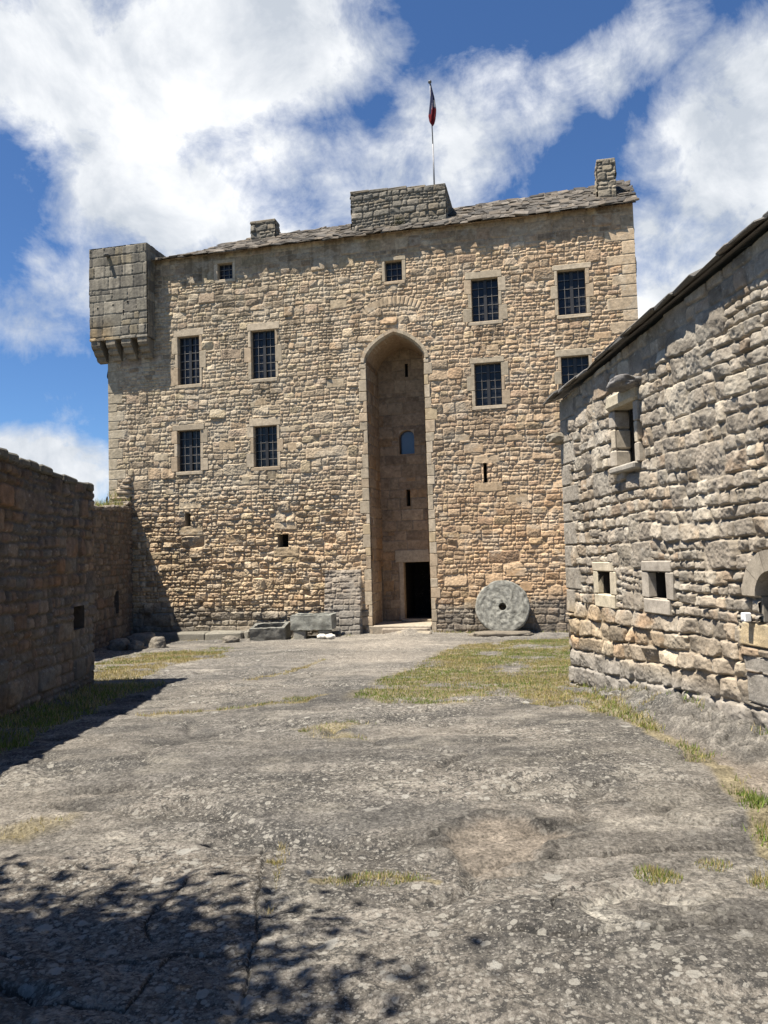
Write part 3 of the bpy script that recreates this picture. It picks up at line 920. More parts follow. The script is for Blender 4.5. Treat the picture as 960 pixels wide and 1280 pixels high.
for x in (-10.16, -9.60, -9.02, -8.42):
    cb = Buf()
    V = []; prf = [(.06, 8.46), (-.12, 8.50), (-.17, 8.58), (-.17, 8.66), (-.28, 8.68), (-.34, 8.76), (-.34, 8.86), (-.44, 8.88), (-.49, 8.96), (-.49, 9.13), (.06, 9.13)]
    for sx_ in (-1, 1):
        for y, z in prf: V.append((x + sx_ * .17 + rng.uniform(-.008, .008), y, z))
    n = len(prf)
    cb.add(V, [[k, k + 1, n + k + 1, n + k] for k in range(n - 1)], [[q + 0, q + k, q + k + 1] for q in (0, n) for k in range(1, n - 1)], np.array((.21, .18, .135)) * rng.uniform(.8, 1.15))
    cb.build('corbel', M_turret, to)
for y in (-.02, .6, 1.2):
    cb = Buf(); V = []
    for sx_ in (0, .34):
        for yy, z in prf: V.append((-10.0 + yy * .72, y + sx_, z))
    cb.add(V, [[k, k + 1, n + k + 1, n + k] for k in range(n - 1)], [[q + 0, q + k, q + k + 1] for q in (0, n) for k in range(1, n - 1)], np.array((.21, .18, .135)) * rng.uniform(.8, 1.15))
    cb.build('corbel', M_turret, to)
sp = Buf()
tube(sp, [(TX0 + .72, TY + .1, TZ1 - .30), (TX0 + .72, TY - .10, TZ1 - .31), (TX0 + .73, TY - .24, TZ1 - .36)], [.075, .07, .055], (.14, .13, .11), 8)
sp.build('water_spout', M_turret, to)

# stone slate roof
EZ = 11.86


def ridge(u):
    return float(np.interp(u, [-8.3, -6.6, -5, -1.2, 7.6], [12.62, 12.98, 13.12, 13.14, 13.42]))


rf = Buf(); rg2 = np.random.default_rng(77)
nrow = 15
for r_ in range(nrow + 1):
    f0 = r_ / nrow; u = -8.22 + rg2.uniform(-.1, 0) if True else 0
    while u < 7.5:
        w = rg2.uniform(.16, .42); u1 = min(u + w, 7.60 + rg2.uniform(-.02, .04))
        um = (u + u1) / 2; rz = ridge(um)
        y = -.20 + 2.05 * f0 + rg2.uniform(-.03, .03) - (0.03 if r_ == 0 else 0)
        z = EZ - .06 + (rz - EZ) * f0 + rg2.uniform(-.012, .012)
        sl = math.atan2(rz - EZ, 2.05) * .85 + rg2.normal(0, .045)
        Mx = Matrix.Translation((um, y, z)) @ Matrix.Rotation(sl, 4, 'X') @ Matrix.Rotation(rg2.normal(0, .12), 4, 'Z') @ Matrix.Rotation(rg2.normal(0, .05), 4, 'Y')
        cc = np.array([(.095, .083, .068), (.125, .108, .087), (.07, .063, .054), (.115, .095, .072)][rg2.integers(4)]) * rg2.uniform(.6, 1.45)
        t = rg2.uniform(.03, .065)
        box(rf, -(u1 - u) / 2 - .02, (u1 - u) / 2 + .015, rg2.uniform(-.05, .03), .42, 0, t, cc, .018, .022, Mx)
        u = u1
# ridge, back slope and gable closure
V = []
for k in range(20):
    u = -8.25 + (7.55 + 8.25) * k / 19; V += [(u, 1.95, ridge(u) + .02), (u, DEEP + .2, 11.9), (u, -.1, EZ - .02)]
rf.add(V, [[3 * k, 3 * k + 1, 3 * k + 4, 3 * k + 3] for k in range(19)] + [[3 * k + 2, 3 * k, 3 * k + 3, 3 * k + 5] for k in range(19)], None, (.2, .18, .15))
for u in (-8.25, 7.44):
    rf.add([(u, 0, 11.85), (u, DEEP, 11.85), (u, 1.95, ridge(u))], None, [[0, 1, 2]], (.3, .26, .2))
rf.add([(-9.97, 0, 11.9), (-8.2, 0, 11.9), (-8.2, DEEP, 11.9), (-9.97, DEEP, 11.9)], [[0, 1, 2, 3]], None, (.2, .18, .15))
roof = rf.build('roof', M_roof, keep)


def block_masonry(x0, x1, y0, y1, z0, z1, seed, pal, res, z1r=None, spec=None):
    b = Buf(); L = x1 - x0; Dp = y1 - y0
    s = spec or (lambda v: dict(band=(.18, .3), seg=(.3, .9), sub=[.6, .4, 0], asp=(1.1, 2.2)))
    tp = (lambda u: np.interp(u, [0, L], [z1, z1r])) if z1r else (lambda u: np.full(np.shape(u), z1))
    zm = max(z1, z1r or z1)
    mo = (.13, .115, .09)
    b.merge(make_wall(0, L, z0, zm, res, s, seed, pal, [1] * len(pal), mo, top=tp), Matrix.Translation((x0, y0, 0)))
    b.merge(make_wall(0, Dp, z0, z1r or z1, res, s, seed + 1, pal, [1] * len(pal), mo), Matrix.Translation((x1, y0, 0)) @ Matrix.Rotation(PI / 2, 4, 'Z'))
    b.merge(make_wall(0, Dp, z0, z1, res, s, seed + 2, pal, [1] * len(pal), mo), Matrix.Translation((x0, y1, 0)) @ Matrix.Rotation(-PI / 2, 4, 'Z'))
    b.add([(x0, y1, z0), (x1, y1, z0), (x1, y1, z1r or z1), (x0, y1, z1)], [[0, 1, 2, 3]], None, pal[0])
    rgx = np.random.default_rng(seed)
    nx = max(1, int(L / .55))
    for k in range(nx):
        a = x0 + L * k / nx; c = x0 + L * (k + 1) / nx
        zt = float(np.interp((a + c) / 2, [x0, x1], [z1, z1r or z1]))
        ny = max(1, int(Dp / .8))
        for q in range(ny):
            box(b, a - (.02 if k == 0 else 0), c - .006 + (.02 if k == nx - 1 else 0), y0 - (.03 if q == 0 else 0) + Dp * q / ny, y0 + Dp * (q + 1) / ny - .006, zt - .05, zt + rgx.uniform(.02, .05), np.array(pal[rgx.integers(len(pal))]), .015, .01)
    return b


PALG = [(.19, .17, .135), (.23, .20, .155), (.15, .137, .112), (.215, .18, .13)]
block_masonry(-1.33, 1.80, .5, 2.6, 11.95, 13.60, 61, PALG, .022, 13.43).build('parapet_block', M_roof, keep)
block_masonry(-5.17, -4.28, 1.25, 1.65, 12.3, 13.36, 64, PALG, .025).build('chimney', M_roof, roof)
ch = block_masonry(6.52, 7.05, .55, 1.35, 11.95, 13.58, 67, [(.29, .245, .175), (.25, .215, .16), (.32, .27, .20)], .025)
ch.build('chimney', M_roof, roof)
wdb = Buf()
rgw = np.random.default_rng(3)
for k in range(160):
    a = rgw.uniform(0, 2 * PI); p = np.array([.27, .44, 12.35]) + rgw.normal(0, .11, 3) * [1, .3, 1]
    d = rgw.normal(0, 1, 3); d /= np.linalg.norm(d); e = np.cross(d, rgw.normal(0, 1, 3)); e /= np.linalg.norm(e) + 1e-6
    wdb.add([p - e * .012, p + e * .012, p + d * .09], None, [[0, 1, 2]], np.array((.10, .095, .05)) * rgw.uniform(.6, 1.4))
M_leafd = plain_mat('dry weed', (.1, .1, .05), .8, attr=True, spec=.2)
wx_ = wdb.build('weed', M_leafd)
wx_.matrix_world = Matrix.Translation((KX, KY, 0)) @ Matrix.Rotation(-TH, 4, 'Z')
tag(wx_, 'small dark weed growing from the stones of the block on the castle roof', 'plant')

# flag on its pole
px_, py_ = from_keep(1.38, 1.0)
fp = tag(empty('flagpole', (px_, py_, 13.46)), 'thin metal flagpole on the castle roof with a limp blue white and red flag', 'flagpole')
b_ = Buf(); tube(b_, [(0, 0, 0), (0, 0, 1.65)], .026, (.4, .4, .4), 10); tube(b_, [(0, 0, 1.6), (-.03, 0, 3.74)], [.02, .016], (.4, .4, .4), 10); b_.build('pole', M_pole, fp)
b_ = Buf(); rock(b_, (-.035, 0, 3.78), (.06, .06, .05), 3, (.1, .1, .1), 2, .05); b_.build('finial', M_iron, fp)
b_ = Buf(); V = []; cols = []; nz, na = 36, 28
for i in range(nz):
    t = i / (nz - 1); z = 3.70 - 1.42 * t
    w = float(np.interp(t, [0, .1, .35, .62, .8, .93, 1], [.03, .04, .07, .115, .12, .08, .02]))
    for k in range(na):
        a = 2 * PI * k / na
        f = 1 + .38 * math.cos(5 * a + 4 * t) * min(1, t * 3)
        V.append((-.02 + .045 * math.sin(t * 3.2) * 1.3 + w * f * math.cos(a) * .8, w * f * math.sin(a) * .6, z - .05 * math.cos(a) * t))
        s = t + .10 * math.cos(a) + .05 * math.sin(3 * a)
        cols.append((.020, .024, .055) if s < .43 else ((.30, .28, .27) if s < .60 and math.cos(a) > -.5 and math.sin(3 * a) < .6 else ((.03, .03, .06) if s < .62 else (.13, .014, .018))))
Qf = [[i * na + k, i * na + (k + 1) % na, (i + 1) * na + (k + 1) % na, (i + 1) * na + k] for i in range(nz - 1) for k in range(na)]
b_.add(V, Qf, None, np.array(cols), True); b_.build('flag', M_flag, fp)

# ------------------------------------------------------------------ building on the right
ra = math.atan2(rxv[1], rxv[0])
rb_ = tag(empty('stone_outbuilding', (RC[0], RC[1], 0), ra), 'grey rubble stone building on the right with small square windows under a slab eave', 'building')
PALB = [(.315, .268, .208), (.275, .236, .185), (.38, .328, .252), (.345, .275, .195), (.225, .194, .152), (.32, .245, .172)]
WTB = [5, 4, 3, 2, 2, 1]


def r_spec(v):
    if v < .75: return dict(band=(.19, .26), seg=(.8, 2.2), sub=[1., 0, 0], asp=(1.1, 2.2))
    return dict(band=(.24, .44), seg=(.25, .65), sub=[.20, .62, .18], asp=(.75, 1.9))


def r_top(u):
    return np.interp(u, [-.2, 0, 5.5, 13.5], [3.93, 3.94, 4.42, 5.1])


RW = [(1.24, 1.66, .97, 1.29), (2.75, 3.19, .99, 1.31)]
HW = (2.02, 2.60, 2.66, 3.42)
rsink = []; rparts = []; rgr = np.random.default_rng(9)
DR2 = [(.38, .33, .26), (.42, .36, .27), (.34, .30, .245)]
for k_, w in enumerate(RW):
    sb = Buf()
    cov = surround(sb, *w, [(.44, .38, .28), (.46, .40, .29)] if k_ == 0 else DR2, rgr, front=-.035, depth=.09, lint=.13, sill=.18, jw=(.12, .14), lx=.09, jambs=1)
    rsink += cov; rparts.append(sb)
sbh = Buf()
hc = surround(sbh, *HW, [(.42, .37, .28), (.40, .35, .27)], rgr, front=-.05, depth=.20, lint=.0, sill=0, jw=(.16, .22), lx=.1, jambs=3)
rsink += hc
rover = []
z = -.7; k = 0
while z < 3.9:
    hh = rgr.uniform(.24, .4); w = (.3, .55)[k % 2] * rgr.uniform(.85, 1.15); k += 1
    if z > .55: rover.append((-.05, w, z, z + hh, (.285, .25, .2)))
    z += hh
ARC = (4.92, 5.40)


def r_extra(U, V, h, col):
    lo = sstep(.95, .55, V + .25 * (fbm(U / .5, V / .4, 3, 3) - .5)) * sstep(-.0, .25, V)
    col = lerp(col, col * np.array([1.25, 1.14, .97]), (lo * (.35 + .65 * sstep(2.6, .4, U)))[..., None])
    wr = sstep(.55, .75, fbm(U / .5, V / .25, 7, 3)) * sstep(1.1, .7, V) * sstep(.3, .5, V)
    col = lerp(col, col * np.array([1.18, .95, .76]), (wr * .7)[..., None])
    base = sstep(.25, -.05, V)
    col = lerp(col, np.array([.25, .23, .20]) * (.6 + .8 * fbm(U / .15, V / .12, 5, 4))[..., None], (base * .75)[..., None])
    up = sstep(.9, 1.3, V)
    h = h + up * .014 * (fbm(U / .05, V / .05, 11, 4, .65) - .5) + .012 * (1 - up) * (fbm(U / .3, V / .2, 4, 3) - .5)
    pl = sstep(.5, .68, fbm(U / .35, V / .35, 13, 5, .6))
    col = lerp(col, np.array([.40, .365, .30]), (pl * .40 * sstep(.2, .8, V))[..., None])
    ev = sstep(-.55, -.30, V - r_top(U))
    h = lerp(h, h * .45, ev)
    return h, col


def r_cut(u, v):
    c = sum(ARC) / 2; hw = (ARC[1] - ARC[0]) / 2
    x = np.clip(np.abs(u - c) / hw, 0, 1)
    return (np.abs(u - c) < hw) & (v > .88) & (v < 1.12 + hw * np.sqrt(1 - x * x))


rwall = Buf()
rholes = [w + (.42, (.03, .027, .023)) for w in RW] + [HW + (None,)]  # inner sides coloured near black so the small windows look unlit
rover += [(4.66, 5.25, .10, .40, (.25, .235, .21)), (4.60, 5.6, .63, .87, (.47, .38, .24)), (5.6, 6.4, .63, .87, (.43, .35, .24)), (5.25, 6.2, .1, .4, (.27, .25, .22))]
fw = make_wall(-.02, 6.6, -.75, 4.75, .0105, r_spec, 71, PALB, WTB, (.25, .213, .162), holes=rholes, sink=rsink, over=rover, extra=r_extra, cut=r_cut, top=r_top,
               warp=.055, gap=.008, bevel=.017, amp=(.008, .034), rnd=(.12, .55), shear=lambda U, V: -.055 * U * sstep(1.0, .2, V) * sstep(-1, 0, V), rough=.010, mortdepth=.035, facet=.13, tilt=.07)
rwall.merge(fw)
fw = make_wall(6.6, 13.5, -.75, 5.1, .022, r_spec, 72, PALB, WTB, (.25, .213, .162), extra=r_extra, top=r_top, warp=.055, gap=.008, bevel=.03, amp=(.008, .034), rnd=(.12, .55), rough=.010, mortdepth=.035, facet=.13, tilt=.07)
rwall.merge(fw)
ew = make_wall(0, 5., -.9, 3.95, .05, r_spec, 73, PALB, WTB, (.27, .245, .205), amp=(.02, .06), rnd=(.3, .7))
rwall.merge(ew, Matrix.Translation((0, 5., 0)) @ Matrix.Rotation(-PI / 2, 4, 'Z'))
for x in (13.5,):
    rwall.add([(x, 0, -.8), (x, 5, -.8), (x, 5, 4.7), (x, 0, 4.7)], [[0, 1, 2, 3]], None, PALB[0])
rwall.add([(0, 5, -.8), (13.5, 5, -.8), (13.5, 5, 4.7), (0, 5, 3.95)], [[0, 1, 2, 3]], None, PALB[0])
# dark coloured box standing in for the unlit space behind the hooded window
reveal(rwall, HW[0], HW[1], HW[2], HW[3], .20, .6, (.05, .045, .04))
rwall.build('wall', M_right, rb_)
for w, sb in zip(RW, rparts):
    o = sb.build('window', M_dress, rb_)
# hooded window with chamfered jambs
wf = Buf()
xm = HW[0] + .36
box(wf, HW[0] + .20, HW[0] + .235, .205, .24, HW[2], HW[3], (.05, .042, .035), .004, .001)
box(wf, HW[1] - .05, HW[1], .205, .24, HW[2], HW[3], (.22, .20, .17), .004, .001)
for k in range(1, 4): box(wf, HW[0] + .2, HW[1], .215, .228, HW[2] + .19 * k - .008, HW[2] + .19 * k + .008, (.16, .14, .12), .002, 0)
for k in range(1, 3): box(wf, HW[0] + .2 + .13 * k, HW[0] + .214 + .13 * k, .229, .240, HW[2], HW[3], (.16, .14, .12), .002, 0)
hwo = wf.build('hooded_window', M_iron, rb_)
for sgn in (0, 1):
    jb = Buf(); z = HW[2]
    for q, (zz, w_) in enumerate(((2.90, .16), (3.17, .11), (HW[3], .15))):
        x0, x1 = (HW[0] - w_, HW[0]) if sgn == 0 else (HW[1], HW[1] + w_ * .7)
        box(jb, x0, x1, -.05, .2, z + .001, zz - .001, np.array(DR2[q]) * rgr.uniform(.95, 1.1), .03 if sgn == 0 else .014, .004); z = zz
    jb.build('jamb', M_dress, hwo)
lb = Buf()
box(lb, HW[0] - .12, HW[1] + .12, -.10, .2, HW[3], HW[3] + .20, (.43, .375, .275), .035, .012)
lb.build('lintel', M_dress, hwo)
rk = Buf(); rock(rk, (2.58, -.13, HW[3] + .23), (.25, .18, .085), 4, (.17, .16, .15), 4, .3); rk.build('hood_stone', M_right, hwo)
sl = Buf(); box(sl, HW[0] - .06, HW[1] + .06, -.11, .18, HW[2] - .09, HW[2] - .003, (.33, .30, .25), .03, .014)
sl.build('sill', M_dress, hwo)
# arched opening at the frame edge
ar = Buf(); c = sum(ARC) / 2; hw = (ARC[1] - ARC[0]) / 2
nv = 5
for k in range(nv):
    V = []
    for j in (.01, .35, .65, .99):
        t = PI * (k + j) / nv
        ox, oz = -math.cos(t), math.sin(t)
        V += [(c + hw * ox, .4, 1.12 + hw * oz), (c + hw * ox, -.055, 1.12 + hw * oz), (c + (hw + .19) * ox, -.06, 1.12 + (hw + .19) * oz), (c + (hw + .19) * ox, .1, 1.12 + (hw + .19) * oz)]
    ar.add(V, [[a * 4 + e, a * 4 + e + 1, (a + 1) * 4 + e + 1, (a + 1) * 4 + e] for a in range(3) for e in range(3)], None, np.array((.33, .285, .22)) * rgr.uniform(.88, 1.1))
for x in (ARC[0] - .05, ARC[1]):
    box(ar, x, x + .05, .02, .4, .87, 1.118, (.28, .25, .2), .01, .003)
ao = ar.build('arched_opening', M_dress, rb_)
dp = Buf()
dp.add([(ARC[0] - .1, .38, .8), (ARC[1] + .1, .38, .8), (ARC[1] + .1, .38, 1.5), (ARC[0] - .1, .38, 1.5)], [[0, 1, 2, 3]], None, (.1, .08, .06))
for k in range(4): box(dp, ARC[0] + .14 * k, ARC[0] + .14 * k + .135, .34, .375, .87, 1.40, (.1, .08, .06), .004, 0)
dp.build('wooden_shutter', M_wood, ao)
# corner spout stone
so = Buf(); rock(so, (.02, -.02, 3.36), (.13, .24, .085), 8, (.27, .235, .18), 4, .18); so.build('corner_spout', M_right, rb_)
# roof of slabs
rf = Buf(); slope = R(27)
for r_ in range(14):
    u = -.32
    while u < 13.4:
        w = rg2.uniform(.2, .5) if r_ < 3 else rg2.uniform(.5, .9); um = u + w / 2
        ez = float(np.interp(um, [-.2, 0, 5.5, 13], [3.95, 3.965, 4.445, 5.09]))
        y = -.19 + .22 * r_ + rg2.uniform(-.035, .03); z = ez - .02 + (y + .19) * math.tan(slope) + rg2.uniform(-.008, .02)
        Mx = Matrix.Translation((um, y, z)) @ Matrix.Rotation(-.087, 4, 'Y') @ Matrix.Rotation(slope * .9 + rg2.normal(0, .03), 4, 'X') @ Matrix.Rotation(rg2.normal(0, .10), 4, 'Z') @ Matrix.Rotation(rg2.normal(0, .02), 4, 'Y')
        cc = np.array([(.14, .13, .115), (.19, .175, .155), (.10, .095, .085), (.15, .135, .11)][rg2.integers(4)]) * rg2.uniform(.8, 1.2)
        box(rf, -w / 2 - .02, w / 2 + .015, rg2.uniform(-.05, .04), .40, 0, rg2.uniform(.025, .05), cc, .014, .014, Mx)
        u += w
rf.add([(-.3, 2.9, 5.42), (13.4, 2.9, 6.58), (13.4, 5.2, 5.3), (-.3, 5.2, 4.2)], [[0, 1, 2, 3]], None, (.2, .18, .16))
rf.add([(-.2, -.12, 3.955), (13.4, -.12, 5.1), (13.4, 2.9, 6.55), (-.2, 2.9, 5.38)], [[0, 1, 2, 3]], None, (.2, .18, .16))
rf.add([(.02, 0, 3.9), (.02, 5, 3.9), (.02, 2.9, 5.38)], None, [[0, 1, 2]], (.25, .22, .19))
rf.build('roof', M_roof, rb_)


def on_right(s, o, z):
    return (RC[0] + s * rxv[0] + o * ryv[0], RC[1] + s * rxv[1] + o * ryv[1], z)


eb = tag(empty('junction_box', on_right(4.80, -.07, .876), ra), 'small white box on the wall beside the arched opening at right edge', 'box')
b_ = Buf(); box(b_, -.035, .035, -.04, .03, 0, .085, (.8, .8, .8), .008, 0); b_.build('casing', M_white, eb)
b_ = Buf(); box(b_, -.022, .022, -.046, -.0405, .02, .065, (.8, .8, .8), .002, 0); b_.build('cover', M_white, eb)

# ------------------------------------------------------------------ building on the left (in shade) and curtain wall
lx = np.array([-.04, 1.]) / math.hypot(.04, 1); ly = np.array([-1, -.04]) / math.hypot(.04, 1)
LO = np.array([-5.14, 13.52]) - lx * 9.5
lb_ = tag(empty('courtyard_building', (LO[0], LO[1], 0), math.atan2(lx[1], lx[0])), 'low brown rubble stone building in deep shade along the left edge', 'building')
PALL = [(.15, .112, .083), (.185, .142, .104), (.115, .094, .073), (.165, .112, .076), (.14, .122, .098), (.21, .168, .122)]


def l_spec(v):
    return dict(band=(.24, .42), seg=(.4, 1.2), sub=[.22, .56, .22], asp=(.75, 2.0))


def l_extra(U, V, h, col):
    k = sstep(.5, .7, fbm(U / .9, V / .5, 4, 4))
    col = lerp(col, col * np.array([1.3, .95, .6]), (k * .5)[..., None])
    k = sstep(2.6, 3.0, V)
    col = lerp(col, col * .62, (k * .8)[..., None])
    k = sstep(.5, .7, fbm(U / 1.4 + 8, V / 1.1, 6, 4))
    col = lerp(col, np.array([.25, .215, .165]), (k * .25)[..., None])
    return h, col


LT = lambda u: np.interp(u, [0, 6, 9.3, 9.5], [3.12, 3.06, 2.93, 2.87]) + .03 * (fbm(u / .3, u * 0, 3, 2) - .5)
lw_ = Buf()
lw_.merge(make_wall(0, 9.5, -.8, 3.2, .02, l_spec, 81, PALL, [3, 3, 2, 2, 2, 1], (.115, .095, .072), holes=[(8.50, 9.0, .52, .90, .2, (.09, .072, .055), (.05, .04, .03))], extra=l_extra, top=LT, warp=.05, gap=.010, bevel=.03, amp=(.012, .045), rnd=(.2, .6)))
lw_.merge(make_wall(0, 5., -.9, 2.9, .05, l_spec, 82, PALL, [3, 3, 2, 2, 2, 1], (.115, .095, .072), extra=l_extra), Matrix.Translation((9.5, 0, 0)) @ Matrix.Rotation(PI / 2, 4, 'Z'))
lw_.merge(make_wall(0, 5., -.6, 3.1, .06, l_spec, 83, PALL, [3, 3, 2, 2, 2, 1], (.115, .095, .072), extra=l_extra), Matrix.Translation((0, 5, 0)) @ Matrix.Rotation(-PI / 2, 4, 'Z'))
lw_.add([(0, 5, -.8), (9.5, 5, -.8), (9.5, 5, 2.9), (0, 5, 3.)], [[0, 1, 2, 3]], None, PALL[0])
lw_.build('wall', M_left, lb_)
cp = Buf(); u = 0.; rg3 = np.random.default_rng(8)
while u < 9.45:
    w = rg3.uniform(.25, .6); w = min(w, 9.53 - u)
    zt = float(LT(np.array([u + w / 2]))[0])
    for q in range(2):
        box(cp, u, u + w - .008, -.05 + .5 * q + rg3.uniform(-.02, .02), .43 + .5 * q, zt - .06, zt + rg3.uniform(.015, .07), np.array((.11, .10, .078)) * rg3.uniform(.75, 1.2), .03, .015)
    u += w
cp.add([(0, .9, 3.0), (9.5, .9, 2.86), (9.5, 5, 2.6), (0, 5, 2.8)], [[0, 1, 2, 3]], None, (.17, .16, .12))
co = cp.build('roof', M_roof, lb_)
ch = block_masonry(7.0, 7.85, 1.2, 1.75, 2.6, 3.30, 85, PALG, .03)
ch.build('chimney', M_roof, co)

cwx, cwy = from_keep(-9.15, 0)
cx_ = np.array([-.04, 1.]) / math.hypot(.04, 1)
CO = np.array([cwx, cwy]) - cx_ * 9.0
cw = tag(empty('curtain_wall', (CO[0], CO[1], 0), math.atan2(cx_[1], cx_[0])), 'shaded rubble curtain wall topped with dry plants joining the castle at left', 'wall')
CTOP = lambda u: np.interp(u, [0, 5, 7.5, 8.4, 8.75, 9.0], [3.05, 3.2, 3.36, 3.42, 3.55, 3.95]) + .05 * (fbm(u / .25, u * 0, 5, 2) - .5)
cwb = Buf()
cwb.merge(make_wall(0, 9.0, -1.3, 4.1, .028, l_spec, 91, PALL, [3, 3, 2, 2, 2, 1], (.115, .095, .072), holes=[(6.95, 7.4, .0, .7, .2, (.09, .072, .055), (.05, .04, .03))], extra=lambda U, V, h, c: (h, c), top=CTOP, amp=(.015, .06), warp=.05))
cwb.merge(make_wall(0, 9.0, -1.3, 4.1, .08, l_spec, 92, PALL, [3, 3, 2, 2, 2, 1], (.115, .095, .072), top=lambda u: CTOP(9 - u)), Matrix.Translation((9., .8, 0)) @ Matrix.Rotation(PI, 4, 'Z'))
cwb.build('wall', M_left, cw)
cp = Buf(); u = 0.
while u < 8.95:
    w = rg3.uniform(.25, .5); w = min(w, 9.0 - u); zt = float(CTOP(np.array([u + w / 2]))[0])
    for q in range(2):
        box(cp, u, u + w - .008, -.03 + .43 * q, .39 + .43 * q, zt - .08, zt + rg3.uniform(.0, .08), np.array((.24, .2, .155)) * rg3.uniform(.75, 1.2), .04, .03)
    u += w
cp.build('coping', M_left, cw)
# broken toothing stones where the wall meets the keep
tb = Buf()
for k in range(11):
    z = 3.42 + .095 * k; w = .8 - .06 * k
    rock(tb, (9.0 - .04 * (k % 2), .02 + .55 * w * rg3.uniform(.6, 1.1), z + .05), (.09 + .05 * rg3.random(), w * .55, .075), 40 + k, np.array((.34, .27, .19)) * rg3.uniform(.7, 1.15), 3, .25)
tb.build('broken_end', M_left, cw)

# ------------------------------------------------------------------ loose stone objects by the keep


def keep_pt(u, y, z=None):
    X, Y = from_keep(u, y)
    return (X, Y, gz(X, Y) if z is None else z)


def disc_stone():
    n = 72; rad = .80; th = .24; hr = .11
    prof = [(hr, th * .5), (hr + .02, th * .5 + .0), *[(q, th * .5) for q in np.linspace(.16, .74, 24)], (rad - .035, th * .5), (rad - .008, th * .5 - .03), (rad, th * .3), (rad, -.3 * th), (rad - .02, -th * .5), (.4, -th * .5), (hr, -th * .5), (hr, 0)]
    V = []; cols = []
    for i, (r_, y) in enumerate(prof):
        for k in range(n):
            a = 2 * PI * k / n
            p = Vector((r_ * math.cos(a), 0, r_ * math.sin(a)))
            e = .018 * mnoise.fractal(p * 6 + Vector((3, 1, i * .0)), .8, 2, 4)
            e2 = (.020 * mnoise.fractal(p * 3.5 + Vector((9, 4, 2)), .8, 2, 4) - .05 * max(0, mnoise.noise(p * 7 + Vector((1, 8, 3))) - .28)) if r_ > .6 else (.012 * mnoise.noise(p * 20) if r_ < .14 else 0)
            V.append((p.x * (1 + e2), -(y + e), p.z * (1 + e2)))
            s = mnoise.fractal(p * 9 + Vector((2, 2, 2)), .6, 2, 6)
            c = np.array((.215, .208, .176)) * (1 + .8 * s)
            if r_ < .27 and r_ > .12: c = c * 1.15
            cols.append(c)
    m = len(prof)
    Q = [[i * n + k, ((i + 1) % m) * n + k, ((i + 1) % m) * n + (k + 1) % n, i * n + (k + 1) % n] for i in range(m) for k in range(n)]
    return Buf().add(V, Q, None, np.clip(np.array(cols), 0, 1), True)


ms = disc_stone().build('millstone', M_granite)
X, Y, _ = keep_pt(3.20, -.42)
ms.location = (X, Y, -.045); ms.rotation_euler = (R(-13), R(20), -TH)
ms.rotation_mode = 'XYZ'
tag(ms, 'large round grey millstone with a centre hole leaning against the castle wall', 'millstone')

b_ = Buf(); rock(b_, (0, 0, 0), (.95, .34, .10), 12, (.17, .145, .11), 4, .16)
o = b_.build('stone_slab', M_right); X, Y, z = keep_pt(3.15, -.72); o.location = (X, Y, z + .02); o.rotation_euler = (0, 0, -TH)
tag(o, 'flat rough slab of rock lying under the millstone', 'slab')


def trough(L, Dp, H, wall_, seed, col):
    b = Buf(); nx, ny = 26, 12
    rg = np.random.default_rng(seed)
    V = []; F = []

    def patch(fn, nu, nv):
        i0 = len(V)
        for j in range(nv + 1):
            for i in range(nu + 1):
                p = Vector(fn(i / nu, j / nv))
                q = p * 5 + Vector((seed, 0, 0))
                d = Vector((mnoise.noise(q), mnoise.noise(q + Vector((9, 0, 0))), mnoise.noise(q + Vector((0, 9, 0))))) * .022
                q2 = p * 16; d += Vector((mnoise.noise(q2), mnoise.noise(q2 + Vector((9, 0, 0))), mnoise.noise(q2 + Vector((0, 9, 0))))) * .010
                V.append(tuple(p + d))
        for j in range(nv):
            for i in range(nu):
                a = i0 + j * (nu + 1) + i
                F.append([a, a + 1, a + nu + 2, a + nu + 1])
    w = wall_; a, c = L / 2, Dp / 2; il = a - w; ic = c - w; dz = H * .55
    patch(lambda s, t: (-a + L * s, -c, H * t), 26, 12); patch(lambda s, t: (a, -c + Dp * s, H * t), 14, 12)
    patch(lambda s, t: (a - L * s, c, H * t), 26, 12); patch(lambda s, t: (-a, c - Dp * s, H * t), 14, 12)
    # rim
    patch(lambda s, t: (lerp(-a, a, s) * (1 - t) + lerp(-il, il, s) * t, -c + w * t, H), 26, 3)
    patch(lambda s, t: (lerp(-a, a, s) * (1 - t) + lerp(-il, il, s) * t, c - w * t, H), 26, 3)
    patch(lambda s, t: (a - w * t, lerp(-c, c, s) * (1 - t) + lerp(-ic, ic, s) * t, H), 14, 3)
    patch(lambda s, t: (-a + w * t, lerp(-c, c, s) * (1 - t) + lerp(-ic, ic, s) * t, H), 14, 3)
    # basin
    patch(lambda s, t: (lerp(-il, il, s), -ic, H - dz * t), 26, 6); patch(lambda s, t: (lerp(-il, il, s), ic, H - dz * t), 26, 6)
    patch(lambda s, t: (il, lerp(-ic, ic, s), H - dz * t), 14, 6); patch(lambda s, t: (-il, lerp(-ic, ic, s), H - dz * t), 14, 6)
    patch(lambda s, t: (lerp(-il, il, s), lerp(-ic, ic, t), H - dz), 12, 8); patch(lambda s, t: (lerp(-a, a, s), lerp(-c, c, t), 0), 12, 8)
    cc = np.array([np.array(col) * (1 + .5 * mnoise.fractal(Vector(p) * 4, .7, 2, 4)) for p in V])
    return b.add(V, F, None, np.clip(cc, 0, 1), True)


